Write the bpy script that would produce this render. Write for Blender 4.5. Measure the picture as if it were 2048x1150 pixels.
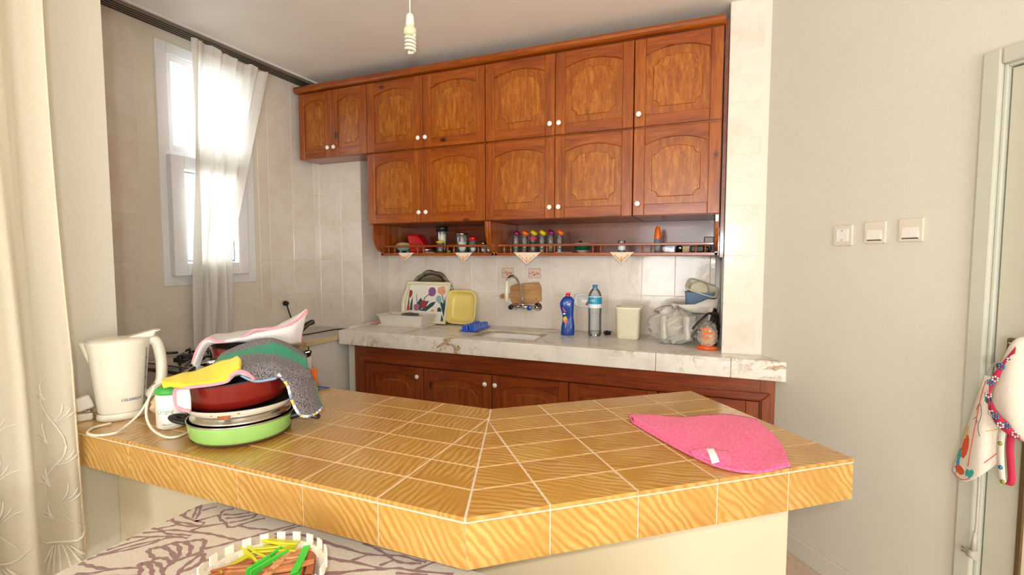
import bpy, bmesh, math, random
from mathutils import Vector, Matrix
random.seed(7)
PI = math.pi
scene = bpy.context.scene
for o in list(bpy.data.objects):
    bpy.data.objects.remove(o, do_unlink=True)
COL = scene.collection

# ---------------------------------------------------------------- camera
CAM = Vector((0.0, 0.0, 1.376))
cd = bpy.data.cameras.new('camera')
cd.sensor_width = 36.0
cd.sensor_fit = 'HORIZONTAL'
cd.lens = 36.0 * 979.76 / 2048.0
cd.clip_start = 0.02
camera = bpy.data.objects.new('camera', cd)
COL.objects.link(camera)
camera.location = CAM
camera.rotation_euler = (math.radians(90 - 3.668), 0, math.radians(22.296))
scene.camera = camera

# ---------------------------------------------------------------- world, daylight, exposure
world = bpy.data.worlds.new('world')
scene.world = world
world.use_nodes = True
wn = world.node_tree
bg = wn.nodes['Background']
bg.inputs[0].default_value = (0.80, 0.90, 1.0, 1)
bg.inputs[1].default_value = 1.2
scene.view_settings.view_transform = 'Standard'
scene.view_settings.look = 'None'
scene.view_settings.exposure = 0.07
scene.view_settings.gamma = 1.0
scene.view_settings.use_curve_mapping = False


def area(name, loc, rot, sx, sy, power, col):
    d = bpy.data.lights.new(name, 'AREA')
    d.shape = 'RECTANGLE'
    d.size, d.size_y = sx, sy
    d.energy = power
    d.color = col
    o = bpy.data.objects.new(name, d)
    o.location, o.rotation_euler = loc, rot
    COL.objects.link(o)
    return o


# daylight entering through the glazed balcony opening of the room behind the camera,
# the side window behind the lace curtain, and the narrow kitchen window, plus two added fill lights
area('balcony_daylight', (3.65, -4.58, 1.3), (PI / 2, 0, 0), 4.3, 2.3, 34, (1.0, 0.99, 0.97))
area('ceiling_fill_light', (3.65, -4.5, 0.45), (PI / 2 + 1.0, 0, 0), 4.3, 0.6, 265, (1.0, 0.985, 0.965))  # added fill tilted upwards to brighten the ceiling
area('rear_fill_light', (-0.85, -4.58, 1.35), (PI / 2, 0, 0), 1.2, 1.9, 68, (1.0, 0.985, 0.96))  # added fill behind the camera, brightens the left-hand surfaces
area('side_window_daylight', (-2.05, -0.35, 1.5), (0, -PI / 2, 0), 1.5, 1.6, 22, (1.0, 0.97, 0.92))
area('kitchen_window_daylight', (-3.02, 2.04, 1.85), (0, -PI / 2, 0), 1.2, 0.55, 18, (0.94, 0.97, 1.0))
# the photographer's hot-shoe flash, just above and behind the lens
fl = bpy.data.lights.new('camera_flash', 'SPOT')
fl.energy = 54
fl.spot_size = math.radians(128)
fl.spot_blend = 1.0
fl.shadow_soft_size = 0.025
fl.color = (1.0, 0.98, 0.95)
flo = bpy.data.objects.new('camera_flash', fl)
flo.location = (0.045, -0.11, 1.376 + 0.13)
flo.rotation_euler = (math.radians(94), 0, math.radians(20))
COL.objects.link(flo)


# ---------------------------------------------------------------- helpers: colour + materials
def lin(c):
    r = []
    for v in c[:3]:
        v = v / 255.0
        r.append(v / 12.92 if v <= 0.04045 else ((v + 0.055) / 1.055) ** 2.4)
    return (r[0], r[1], r[2], 1.0)


MATS = {}


def new_mat(name):
    m = bpy.data.materials.new(name)
    m.use_nodes = True
    MATS[name] = m
    nt = m.node_tree
    b = nt.nodes['Principled BSDF']
    return m, nt, b


def node(nt, t, **kw):
    n = nt.nodes.new(t)
    for k, v in kw.items():
        if isinstance(k, str) and k.startswith('i_'):
            n.inputs[k[2:]].default_value = v
        else:
            setattr(n, k, v)
    return n


def coords(nt, scale=(1, 1, 1), rot=(0, 0, 0), kind='Object', rnd=True):
    tc = nt.nodes.new('ShaderNodeTexCoord')
    mp = nt.nodes.new('ShaderNodeMapping')
    mp.inputs['Scale'].default_value = scale
    mp.inputs['Rotation'].default_value = rot
    src = tc.outputs[kind]
    if rnd:
        oi = nt.nodes.new('ShaderNodeObjectInfo')
        ml = node(nt, 'ShaderNodeMath', operation='MULTIPLY')
        ml.inputs[1].default_value = 37.0
        nt.links.new(oi.outputs['Random'], ml.inputs[0])
        ad = node(nt, 'ShaderNodeVectorMath', operation='ADD')
        nt.links.new(src, ad.inputs[0])
        nt.links.new(ml.outputs[0], ad.inputs[1])
        src = ad.outputs[0]
    nt.links.new(src, mp.inputs['Vector'])
    return mp.outputs[0]


def noise(nt, vec, scale, detail=4, rough=0.55, dist=0.0):
    n = nt.nodes.new('ShaderNodeTexNoise')
    n.inputs['Scale'].default_value = scale
    n.inputs['Detail'].default_value = detail
    n.inputs['Roughness'].default_value = rough
    n.inputs['Distortion'].default_value = dist
    nt.links.new(vec, n.inputs['Vector'])
    return n.outputs['Fac']


def ramp(nt, fac, stops):
    r = nt.nodes.new('ShaderNodeValToRGB')
    el = r.color_ramp.elements
    while len(el) < len(stops):
        el.new(0.5)
    for e, (p, c) in zip(el, stops):
        e.position = p
        e.color = c if len(c) == 4 and max(c) <= 1.0 else lin(c)
    nt.links.new(fac, r.inputs[0])
    return r.outputs[0]


def mixc(nt, fac, a, b, mode='MIX'):
    m = nt.nodes.new('ShaderNodeMix')
    m.data_type = 'RGBA'
    m.blend_type = mode
    for s, v in ((0, fac), (6, a), (7, b)):
        if isinstance(v, (int, float)):
            m.inputs[s].default_value = v
        elif isinstance(v, tuple):
            m.inputs[s].default_value = v if (len(v) == 4 and max(v) <= 1.0) else lin(v)
        else:
            nt.links.new(v, m.inputs[s])
    return m.outputs[2]


def bump(nt, b, h, strength=0.2, dist=0.01):
    n = nt.nodes.new('ShaderNodeBump')
    n.inputs['Strength'].default_value = strength
    n.inputs['Distance'].default_value = dist
    nt.links.new(h, n.inputs['Height'])
    nt.links.new(n.outputs[0], b.inputs['Normal'])


def plain(name, col, rough=0.5, metal=0.0, var=0.0, vs=20.0, bmp=0.0, bs=200.0, coat=0.0, spec=0.5, sub=0.0, emit=0.0):
    m, nt, b = new_mat(name)
    b.inputs['Roughness'].default_value = rough
    b.inputs['Metallic'].default_value = metal
    b.inputs['Specular IOR Level'].default_value = spec
    b.inputs['Coat Weight'].default_value = coat
    v = coords(nt)
    c = lin(col)
    f = noise(nt, v, vs)
    k = max(var, 0.02)
    hi = tuple(min(1, x * (1 + k)) for x in c[:3]) + (1,)
    lo = tuple(x * (1 - k) for x in c[:3]) + (1,)
    nt.links.new(ramp(nt, f, [(0.3, lo), (0.7, hi)]), b.inputs['Base Color'])
    if bmp:
        bump(nt, b, noise(nt, v, bs), bmp, 0.004)
    return m


def wood(name, axis, dark, mid, light, coat=0.22, rough=0.3, fine=1.0, knots=True, st=0.09):
    m, nt, b = new_mat(name)
    s = {'z': (1, 1, st), 'x': (st, 1, 1)}[axis]
    v = coords(nt, s)
    f1 = noise(nt, v, 26 * fine, 5, 0.6, 0.6)
    f2 = noise(nt, v, 140 * fine, 3, 0.5)
    c = ramp(nt, f1, [(0.28, dark), (0.5, mid), (0.74, light)])
    c = mixc(nt, 0.35, c, ramp(nt, f2, [(0.35, (120, 62, 20)), (0.65, (255, 235, 200))]), 'MULTIPLY')
    if knots:
        v2 = coords(nt, {'z': (1, 1, 0.55), 'x': (0.55, 1, 1)}[axis])
        vo = nt.nodes.new('ShaderNodeTexVoronoi')
        vo.inputs['Scale'].default_value = 5.5
        nt.links.new(v2, vo.inputs['Vector'])
        k = ramp(nt, vo.outputs['Distance'], [(0.045, (90, 35, 8)), (0.10, (255, 255, 255))])
        c = mixc(nt, 0.85, c, k, 'MULTIPLY')
    nt.links.new(c, b.inputs['Base Color'])
    b.inputs['Roughness'].default_value = rough
    b.inputs['Coat Weight'].default_value = coat
    b.inputs['Coat Roughness'].default_value = 0.12
    bump(nt, b, f2, 0.06, 0.002)
    return m


wood('pine_vertical', 'z', (128, 58, 8), (160, 80, 12), (184, 106, 24))
wood('pine_horizontal', 'x', (122, 52, 7), (156, 76, 11), (180, 100, 22))
wood('oak_panel', 'z', (138, 68, 8), (166, 90, 14), (190, 118, 30), fine=1.9, knots=False, st=0.16)
wood('oak_field', 'z', (142, 72, 9), (172, 96, 16), (202, 134, 42), fine=2.2, knots=False, st=0.2)
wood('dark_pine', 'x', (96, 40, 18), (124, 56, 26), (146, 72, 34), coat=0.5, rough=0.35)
wood('shaded_pine_vertical', 'z', (112, 46, 14), (140, 64, 22), (160, 82, 32))  # same pine as above, with the shade under the worktop put into the colour
wood('shaded_pine_horizontal', 'x', (108, 42, 14), (136, 60, 22), (158, 78, 30))
wood('shaded_panel', 'z', (124, 54, 16), (150, 72, 24), (168, 92, 36), fine=1.6, knots=False)
wood('board_wood', 'x', (168, 122, 72), (190, 145, 92), (205, 165, 110), coat=0, rough=0.65, knots=False)


def wall_tile(name, base):
    m, nt, b = new_mat(name)
    v = coords(nt)
    f = noise(nt, v, 7, 6, 0.62, 0.4)
    f2 = noise(nt, v, 40, 3)
    lo = tuple(x - 16 for x in base)
    hi = (base[0] + 8, base[1] + 8, base[2] + 9)
    c = ramp(nt, f, [(0.3, (base[0] - 4, base[1] - 13, base[2] - 20)), (0.5, base), (0.72, hi)])
    c = mixc(nt, 0.12, c, ramp(nt, f2, [(0.4, lo), (0.6, hi)]))
    nt.links.new(c, b.inputs['Base Color'])
    b.inputs['Roughness'].default_value = 0.16
    b.inputs['Coat Weight'].default_value = 0.3
    b.inputs['Coat Roughness'].default_value = 0.05
    bump(nt, b, noise(nt, v, 14, 3), 0.22, 0.006)
    return m


wall_tile('beige_tile', (230, 221, 208))


def bar_tile(name):
    m, nt, b = new_mat(name)
    v = coords(nt, (1, 1, 1), kind='UV', rnd=False)
    # wavy diagonal ripples pressed into the glaze
    wv = nt.nodes.new('ShaderNodeTexWave')
    wv.wave_type = 'BANDS'
    wv.bands_direction = 'X'
    wv.inputs['Scale'].default_value = 19
    wv.inputs['Distortion'].default_value = 7.0
    wv.inputs['Detail'].default_value = 2.0
    wv.inputs['Detail Scale'].default_value = 1.3
    wv.inputs['Detail Roughness'].default_value = 0.45
    mp = nt.nodes.new('ShaderNodeMapping')
    mp.inputs['Rotation'].default_value = (0, 0, math.radians(-40))
    mp2 = nt.nodes.new('ShaderNodeMapping')
    mp2.inputs['Scale'].default_value = (1, 0.45, 1)
    nt.links.new(v, mp.inputs['Vector'])
    nt.links.new(mp.outputs[0], mp2.inputs['Vector'])
    nt.links.new(mp2.outputs[0], wv.inputs['Vector'])
    big = noise(nt, v, 7, 2, 0.5)
    mask = ramp(nt, big, [(0.34, (0, 0, 0)), (0.58, (255, 255, 255))])
    rip = mixc(nt, mask, (128, 128, 128), wv.outputs['Color'])
    c = ramp(nt, rip, [(0.0, (184, 138, 66)), (0.5, (200, 158, 86)), (1.0, (210, 172, 102))])
    big2 = noise(nt, v, 5, 2, 0.5)
    c = mixc(nt, 0.35, c, ramp(nt, big2, [(0.35, (232, 196, 150)), (0.65, (255, 252, 240))]), 'MULTIPLY')
    oi = nt.nodes.new('ShaderNodeObjectInfo')
    c = mixc(nt, 0.35, c, ramp(nt, oi.outputs['Random'], [(0.0, (224, 206, 186)), (1.0, (255, 255, 255))]), 'MULTIPLY')
    nt.links.new(c, b.inputs['Base Color'])
    b.inputs['Roughness'].default_value = 0.22
    b.inputs['Coat Weight'].default_value = 0.35
    b.inputs['Coat Roughness'].default_value = 0.1
    bump(nt, b, rip, 0.25, 0.003)
    return m


bar_tile('ochre_tile')
plain('grout_bar', (222, 203, 178), 0.85, var=0.12, vs=30)
plain('grout_wall', (238, 231, 217), 0.8, var=0.05)


def marble(name):
    m, nt, b = new_mat(name)
    v = coords(nt, (1, 1, 1), rnd=False)
    warp = noise(nt, v, 3.0, 5, 0.6)
    ad = node(nt, 'ShaderNodeVectorMath', operation='MULTIPLY_ADD')
    ad.inputs[1].default_value = (1, 1, 1)
    cmb = nt.nodes.new('ShaderNodeCombineXYZ')
    for i in range(3):
        nt.links.new(warp, cmb.inputs[i])
    sc = node(nt, 'ShaderNodeVectorMath', operation='SCALE')
    sc.inputs['Scale'].default_value = 0.55
    nt.links.new(cmb.outputs[0], sc.inputs[0])
    nt.links.new(v, ad.inputs[0])
    nt.links.new(sc.outputs[0], ad.inputs[2])
    f = noise(nt, ad.outputs[0], 5.0, 8, 0.62, 0.6)
    vein = node(nt, 'ShaderNodeMath', operation='SUBTRACT')
    nt.links.new(f, vein.inputs[0])
    vein.inputs[1].default_value = 0.5
    ab = node(nt, 'ShaderNodeMath', operation='ABSOLUTE')
    nt.links.new(vein.outputs[0], ab.inputs[0])
    vc = ramp(nt, ab.outputs[0], [(0.0, (150, 112, 70)), (0.012, (196, 172, 138)), (0.05, (238, 233, 224))])
    mask = ramp(nt, noise(nt, v, 2.3, 3), [(0.47, (0, 0, 0)), (0.60, (255, 255, 255))])
    base = ramp(nt, noise(nt, v, 4, 6, 0.65), [(0.3, (214, 206, 194)), (0.5, (236, 231, 221)), (0.7, (244, 241, 234))])
    c = mixc(nt, mask, base, vc)
    nt.links.new(c, b.inputs['Base Color'])
    b.inputs['Roughness'].default_value = 0.3
    return m


marble('marble')


def plaster(name, col, bs=60, st=0.25):
    m, nt, b = new_mat(name)
    v = coords(nt, rnd=False)
    c = lin(col)
    f = noise(nt, v, 1.6, 4)
    nt.links.new(ramp(nt, f, [(0.3, tuple(x * 0.95 for x in c[:3]) + (1,)), (0.7, c)]), b.inputs['Base Color'])
    b.inputs['Roughness'].default_value = 0.62
    bump(nt, b, noise(nt, v, bs, 5, 0.6), st, 0.004)
    return m


plaster('wall_paint', (224, 220, 206), 55, 0.22)
plaster('cream_paint', (226, 215, 186), 40, 0.1)
plaster('ceiling_paint', (250, 245, 236), 24, 0.15)
plaster('window_plaster', (230, 222, 206), 50, 0.1)


def terrazzo(name):
    m, nt, b = new_mat(name)
    v = coords(nt, rnd=False)
    vo = nt.nodes.new('ShaderNodeTexVoronoi')
    vo.inputs['Scale'].default_value = 42
    nt.links.new(v, vo.inputs['Vector'])
    sep = ramp(nt, vo.outputs['Distance'], [(0.22, (255, 255, 255)), (0.34, (0, 0, 0))])
    chip = ramp(nt, vo.outputs['Color'], [(0.15, (86, 84, 66)), (0.3, (228, 212, 190)), (0.6, (196, 160, 130)), (0.9, (222, 205, 185))])
    c = mixc(nt, sep, (214, 192, 168), chip)
    nt.links.new(c, b.inputs['Base Color'])
    b.inputs['Roughness'].default_value = 0.35
    return m


terrazzo('terrazzo')


def fabric(name, col, col2=None, scale=380, transl=0.0, rough=0.9, bmp=0.5, lo=0.4, hi=0.6, transp=0.0):
    m, nt, b = new_mat(name)
    v = coords(nt, rnd=False)
    f = noise(nt, v, scale, 3, 0.7)
    col2 = col2 or tuple(max(0, x - 22) for x in col)
    c = ramp(nt, f, [(lo, col2), (hi, col)])
    nt.links.new(c, b.inputs['Base Color'])
    b.inputs['Roughness'].default_value = rough
    b.inputs['Specular IOR Level'].default_value = 0.15
    b.inputs['Sheen Weight'].default_value = 0.2
    if bmp:
        bump(nt, b, f, bmp, 0.003)
    if transl:
        out = nt.nodes['Material Output']
        t = nt.nodes.new('ShaderNodeBsdfTranslucent')
        nt.links.new(c, t.inputs[0])
        mx = nt.nodes.new('ShaderNodeMixShader')
        mx.inputs[0].default_value = transl
        nt.links.new(b.outputs[0], mx.inputs[1])
        nt.links.new(t.outputs[0], mx.inputs[2])
        last = mx.outputs[0]
        if transp:
            tr = nt.nodes.new('ShaderNodeBsdfTransparent')
            mx2 = nt.nodes.new('ShaderNodeMixShader')
            mx2.inputs[0].default_value = transp
            nt.links.new(last, mx2.inputs[1])
            nt.links.new(tr.outputs[0], mx2.inputs[2])
            last = mx2.outputs[0]
        nt.links.new(last, out.inputs['Surface'])
    return m


def clear(name, col=(255, 255, 255), rough=0.03, mixw=0.25, ior=1.45):
    """thin clear plastic / glass: mostly transparent with a glossy skin"""
    m, nt, b = new_mat(name)
    out = nt.nodes['Material Output']
    b.inputs['Base Color'].default_value = lin(col)
    b.inputs['Roughness'].default_value = rough
    tr = nt.nodes.new('ShaderNodeBsdfTransparent')
    tr.inputs[0].default_value = lin(col)
    gl = nt.nodes.new('ShaderNodeBsdfGlossy')
    gl.inputs['Roughness'].default_value = rough
    fr = nt.nodes.new('ShaderNodeFresnel')
    fr.inputs[0].default_value = ior
    mx = nt.nodes.new('ShaderNodeMixShader')
    nt.links.new(fr.outputs[0], mx.inputs[0])
    nt.links.new(tr.outputs[0], mx.inputs[1])
    nt.links.new(gl.outputs[0], mx.inputs[2])
    mx2 = nt.nodes.new('ShaderNodeMixShader')
    mx2.inputs[0].default_value = mixw
    nt.links.new(mx.outputs[0], mx2.inputs[1])
    nt.links.new(b.outputs[0], mx2.inputs[2])
    nt.links.new(mx2.outputs[0], out.inputs['Surface'])
    return m


clear('clear_glass', (250, 252, 252), 0.02, 0.05)
clear('window_glass', (252, 254, 255), 0.01, 0.01)
clear('clear_plastic', (244, 248, 250), 0.06, 0.07)
clear('bag_film', (236, 232, 224), 0.22, 0.42)
clear('packet_film', (240, 236, 230), 0.12, 0.14)
fabric('sheer_curtain', (250, 247, 240), (240, 237, 230), 500, 0.30, bmp=0.15)
fabric('lace_curtain', (236, 229, 212), (226, 218, 198), 420, 0.35, bmp=0.25)
fabric('embroidery', (250, 246, 234), (240, 234, 218), 300, 0.1, rough=0.45, bmp=0.3)
fabric('grey_terry', (150, 142, 146), (66, 62, 66), 330, bmp=0.9, lo=0.44, hi=0.56)
fabric('green_terry', (44, 158, 120), (30, 128, 96), 330, bmp=0.8)
fabric('white_terry', (236, 232, 230), (216, 212, 212), 330, bmp=0.8)
fabric('pink_hem', (244, 166, 176), (232, 146, 158), 300, bmp=0.5)
fabric('yellow_cloth', (248, 226, 66), (236, 206, 44), 500, bmp=0.3)
fabric('pink_cloth', (255, 122, 166), (236, 84, 132), 150, bmp=1.0, lo=0.35, hi=0.65)
fabric('tablecloth', (222, 212, 198), (208, 199, 188), 260, bmp=0.25)
fabric('tablecloth_print', (158, 126, 126), (144, 113, 114), 260, bmp=0.2)
fabric('cream_lace', (240, 224, 200), (224, 202, 174), 300, bmp=0.4)
fabric('lace_motif', (222, 172, 134), (206, 150, 112), 300, bmp=0.4)
fabric('print_white', (240, 232, 220), (228, 218, 204), 300, bmp=0.3)
plain('white_plastic', (240, 236, 226), 0.32, var=0.03)
plain('kettle_plastic', (232, 226, 208), 0.3, var=0.03, coat=0.2)
plain('cream_plastic', (238, 232, 204), 0.38, var=0.03)
plain('drainer_plastic', (232, 226, 214), 0.42, var=0.04)
plain('pvc_white', (238, 238, 240), 0.3, var=0.01)
plain('knob_china', (244, 242, 236), 0.15, coat=0.5)
plain('white_laminate', (228, 224, 218), 0.4, var=0.02)
plain('grey_laminate', (196, 188, 178), 0.4, var=0.05)
plain('beige_edge', (222, 196, 146), 0.45, var=0.06)
plain('black_plastic', (22, 21, 22), 0.4, var=0.1)
plain('black_enamel', (16, 15, 15), 0.22, var=0.1, coat=0.3)
plain('black_coating', (20, 20, 21), 0.5, var=0.2)
plain('dark_cable', (18, 17, 18), 0.5)
plain('cream_cable', (232, 224, 204), 0.45)
plain('steel', (196, 190, 180), 0.22, 1.0, var=0.06)
plain('chrome', (220, 220, 220), 0.08, 1.0)
plain('dull_silver', (150, 143, 134), 0.35, 1.0, var=0.35, vs=60, bmp=0.6, bs=90)
plain('green_enamel', (150, 196, 108), 0.25, var=0.10, vs=14, coat=0.3)
plain('soot', (96, 74, 44), 0.6, var=0.3)
plain('white_enamel', (230, 224, 210), 0.25, var=0.06, coat=0.3)
plain('rust', (150, 88, 40), 0.8, var=0.3, vs=90)
plain('maroon_metal', (126, 26, 20), 0.3, 0.15, var=0.06, coat=0.35)
plain('red_plastic', (208, 22, 24), 0.25, var=0.04, coat=0.3)
plain('blue_plastic', (40, 92, 206), 0.3, var=0.04, coat=0.2)
plain('dark_blue_plastic', (14, 66, 156), 0.22, var=0.05, coat=0.3)
plain('slate_blue_plastic', (128, 154, 184), 0.4, var=0.04)
plain('yellow_plastic', (238, 216, 128), 0.3, var=0.05, vs=6, coat=0.2)
plain('green_plastic', (64, 172, 70), 0.35, var=0.04)
plain('lime_plastic', (206, 204, 44), 0.4, var=0.06)
plain('bright_green_plastic', (70, 206, 66), 0.4, var=0.06)
plain('peg_wood', (200, 132, 84), 0.7, var=0.25, vs=40)
plain('peg_wood_dark', (168, 98, 56), 0.7, var=0.25, vs=40)
plain('peg_wood_pale', (222, 164, 112), 0.7, var=0.25, vs=40)
plain('orange_plastic', (238, 108, 22), 0.35, var=0.06)
plain('purple_plastic', (138, 20, 78), 0.3, var=0.06)
plain('lid_yellow', (222, 190, 28), 0.35, var=0.05)
plain('turquoise_ceramic', (140, 190, 172), 0.25, var=0.05, coat=0.3)
plain('lid_cream', (226, 214, 166), 0.35, var=0.05)
plain('dark_green_enamel', (12, 82, 52), 0.2, var=0.08, coat=0.4)
plain('salt', (238, 236, 230), 0.8, var=0.03)
plain('toothpick', (232, 214, 178), 0.8, var=0.1, vs=120)
plain('label_teal', (28, 150, 190), 0.4, var=0.12, vs=14)
plain('label_white', (232, 238, 240), 0.45, var=0.04)
plain('label_navy', (40, 70, 140), 0.5)
plain('print_grey', (150, 150, 148), 0.6)
plain('print_dark', (50, 48, 52), 0.6)
plain('bottle_blue_cap', (56, 126, 206), 0.35)
plain('tray_cream', (238, 232, 196), 0.35, var=0.03, coat=0.2)
plain('tray_face', (240, 236, 222), 0.3, var=0.02, coat=0.2)
for n_, c_ in dict(leaf=(30, 74, 72), red=(168, 34, 50), pinkish=(178, 96, 118), purple=(140, 88, 128), peach=(238, 162, 128), blue=(150, 184, 190), orange=(240, 178, 90), scarlet=(206, 30, 34)).items():
    plain('tulip_' + n_, c_, 0.35, var=0.22, vs=60)
plain('orange_food', (226, 98, 24), 0.4, var=0.3, vs=40)
plain('ceramic_decal', (226, 196, 176), 0.3, var=0.12, vs=60)
plain('decal_line', (112, 92, 84), 0.5)
plain('bronze', (126, 106, 78), 0.35, 0.7, var=0.05)
plain('door_paint', (198, 196, 178), 0.4, var=0.02)
plain('frame_paint', (198, 199, 186), 0.4, var=0.02)
plain('socket_plastic', (226, 216, 200), 0.3)
plain('dark_gap', (30, 26, 24), 0.9)
plain('rail_metal', (138, 124, 108), 0.4, 0.4, var=0.05)
plain('basket_fibre', (226, 214, 198), 0.85, var=0.12, vs=60, bmp=0.8, bs=160)
plain('basket_plastic', (246, 240, 226), 0.4, var=0.03)
plain('lamp_glass', (240, 234, 214), 0.3, var=0.03)
plain('bulb_base', (234, 228, 190), 0.35, var=0.03)
plain('scour_steel', (150, 146, 138), 0.4, 0.9, var=0.3, vs=80)
plain('sink_white', (232, 230, 226), 0.2, var=0.03, coat=0.3)
plain('mould_stain', (196, 182, 152), 0.6, var=0.25, vs=16)
plain('black_bag', (34, 30, 30), 0.3, var=0.3, vs=30, bmp=0.8, bs=40)
plain('bread', (224, 192, 150), 0.8, var=0.12, vs=40, bmp=0.5, bs=60)
plain('motif_red', (206, 52, 84), 0.8, var=0.1)
plain('motif_blue', (70, 150, 196), 0.8, var=0.1)
plain('motif_orange', (224, 92, 56), 0.8, var=0.08)
plain('motif_teal', (64, 170, 160), 0.8, var=0.1)
plain('motif_yellow', (226, 200, 110), 0.8, var=0.1)
plain('motif_green', (168, 182, 84), 0.8, var=0.1)


# ---------------------------------------------------------------- helpers: geometry
def V3(p):
    return Vector(p)


class MB:
    """collects faces; build() links them as one mesh object"""

    def __init__(s):
        s.v, s.f, s.m, s.sm, s.uv = [], [], [], [], {}

    def face(s, idx, mi=0, smooth=False):
        s.f.append(tuple(idx)); s.m.append(mi); s.sm.append(smooth)

    def box(s, x0, x1, y0, y1, z0, z1, mi=0):
        b = len(s.v)
        s.v += [(x0, y0, z0), (x1, y0, z0), (x1, y1, z0), (x0, y1, z0), (x0, y0, z1), (x1, y0, z1), (x1, y1, z1), (x0, y1, z1)]
        for q in ((0, 3, 2, 1), (4, 5, 6, 7), (0, 1, 5, 4), (1, 2, 6, 5), (2, 3, 7, 6), (3, 0, 4, 7)):
            s.face([b + i for i in q], mi)
        return s

    def slab(s, poly, t, ch=0.0, o=(0, 0, 0), U=(1, 0, 0), W=(0, 0, 1), mi=0, off=None, back=True):
        """prism of a 2-D polygon (u,w) rising t along U x W, top edge chamfered by ch"""
        o, U, W = V3(o), V3(U), V3(W)
        N = U.cross(W)
        n = len(poly)
        ar = sum(poly[i][0] * poly[(i + 1) % n][1] - poly[(i + 1) % n][0] * poly[i][1] for i in range(n))
        if ar < 0:
            poly = poly[::-1]
        loops = [(poly, 0.0)]
        if ch > 0:
            loops.append((poly, t - ch))
            loops.append((inset(poly, ch), t))
        else:
            loops.append((poly, t))
        b = len(s.v)
        for pl, h in loops:
            for (u, w) in pl:
                p = o + U * u + W * w + N * h
                if off is not None:
                    a_ = off[2] if len(off) > 2 else 0.0
                    s.uv[len(s.v)] = (u * math.cos(a_) - w * math.sin(a_) + off[0], u * math.sin(a_) + w * math.cos(a_) + off[1])
                s.v.append(tuple(p))
        k = len(loops)
        for l in range(k - 1):
            for i in range(n):
                j = (i + 1) % n
                s.face([b + l * n + i, b + l * n + j, b + (l + 1) * n + j, b + (l + 1) * n + i], mi)
        s.face([b + (k - 1) * n + i for i in range(n)], mi)
        if back:
            s.face([b + i for i in range(n)][::-1], mi)
        return s

    def lathe(s, prof, n=24, c=(0, 0, 0), mi=0, sx=1.0, sy=1.0, smooth=True, rot=None, cap=False):
        b = len(s.v)
        c = V3(c)
        for (r, z) in prof:
            for i in range(n):
                a = 2 * PI * i / n
                p = Vector((r * math.cos(a) * sx, r * math.sin(a) * sy, z))
                if rot is not None:
                    p = rot @ p
                s.v.append(tuple(c + p))
        for k in range(len(prof) - 1):
            for i in range(n):
                j = (i + 1) % n
                s.face([b + k * n + i, b + k * n + j, b + (k + 1) * n + j, b + (k + 1) * n + i], mi, smooth)
        if cap:
            s.face([b + i for i in range(n)][::-1], mi)
            s.face([b + (len(prof) - 1) * n + i for i in range(n)], mi)
        return s

    def tube(s, pts, r, n=8, mi=0, closed=False, flat=1.0):
        P = [V3(p) for p in pts]
        m = len(P)
        b = len(s.v)
        up = Vector((0, 0, 1))
        prev = None
        for i in range(m):
            if closed:
                t = P[(i + 1) % m] - P[i - 1]
            else:
                t = P[min(i + 1, m - 1)] - P[max(i - 1, 0)]
            if t.length < 1e-9:
                t = Vector((1, 0, 0))
            t.normalize()
            ref = prev if prev is not None else (up if abs(t.z) < 0.9 else Vector((1, 0, 0)))
            a = ref - t * ref.dot(t)
            if a.length < 1e-6:
                a = Vector((1, 0, 0)) - t * t.x
            a.normalize()
            prev = a
            c = t.cross(a)
            rr = r[i] if isinstance(r, (list, tuple)) else r
            for k in range(n):
                q = 2 * PI * k / n
                s.v.append(tuple(P[i] + a * (rr * flat * math.cos(q)) + c * (rr * math.sin(q))))
        for i in range(m if closed else m - 1):
            j = (i + 1) % m
            for k in range(n):
                l = (k + 1) % n
                s.face([b + i * n + k, b + i * n + l, b + j * n + l, b + j * n + k], mi, True)
        if not closed:
            s.face([b + k for k in range(n)][::-1], mi)
            s.face([b + (m - 1) * n + k for k in range(n)], mi)
        return s

    def grid(s, rows, mf=None, smooth=True, wrap=False):
        b = len(s.v)
        nr, nc = len(rows), len(rows[0])
        for r in rows:
            s.v += [tuple(p) for p in r]
        for i in range(nr - 1):
            for j in range(nc if wrap else nc - 1):
                k = (j + 1) % nc
                mi = mf(i / (nr - 1), j / max(1, nc - 1)) if mf else 0
                s.face([b + i * nc + j, b + i * nc + k, b + (i + 1) * nc + k, b + (i + 1) * nc + j], mi, smooth)
        return s

    def mesh(s, name, mats):
        me = bpy.data.meshes.new(name)
        me.from_pydata(s.v, [], s.f)
        for mt in (mats if isinstance(mats, (list, tuple)) else [mats]):
            me.materials.append(MATS[mt])
        me.polygons.foreach_set('material_index', s.m)
        me.polygons.foreach_set('use_smooth', s.sm)
        if s.uv:
            ul = me.uv_layers.new(name='UVMap')
            for lp in me.loops:
                ul.data[lp.index].uv = s.uv.get(lp.vertex_index, (0, 0))
        me.update()
        return me

    def build(s, name, mats, parent=None, loc=(0, 0, 0), rot=(0, 0, 0), bevel=0.0, solid=0.0, seg=2):
        o = bpy.data.objects.new(name, s.mesh(name, mats))
        COL.objects.link(o)
        o.parent = parent
        o.location, o.rotation_euler = loc, rot
        if solid:
            md = o.modifiers.new('solid', 'SOLIDIFY')
            md.thickness = solid
            md.offset = 0
        if bevel:
            md = o.modifiers.new('bevel', 'BEVEL')
            md.width = bevel
            md.segments = seg
            md.limit_method = 'ANGLE'
        return o


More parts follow.
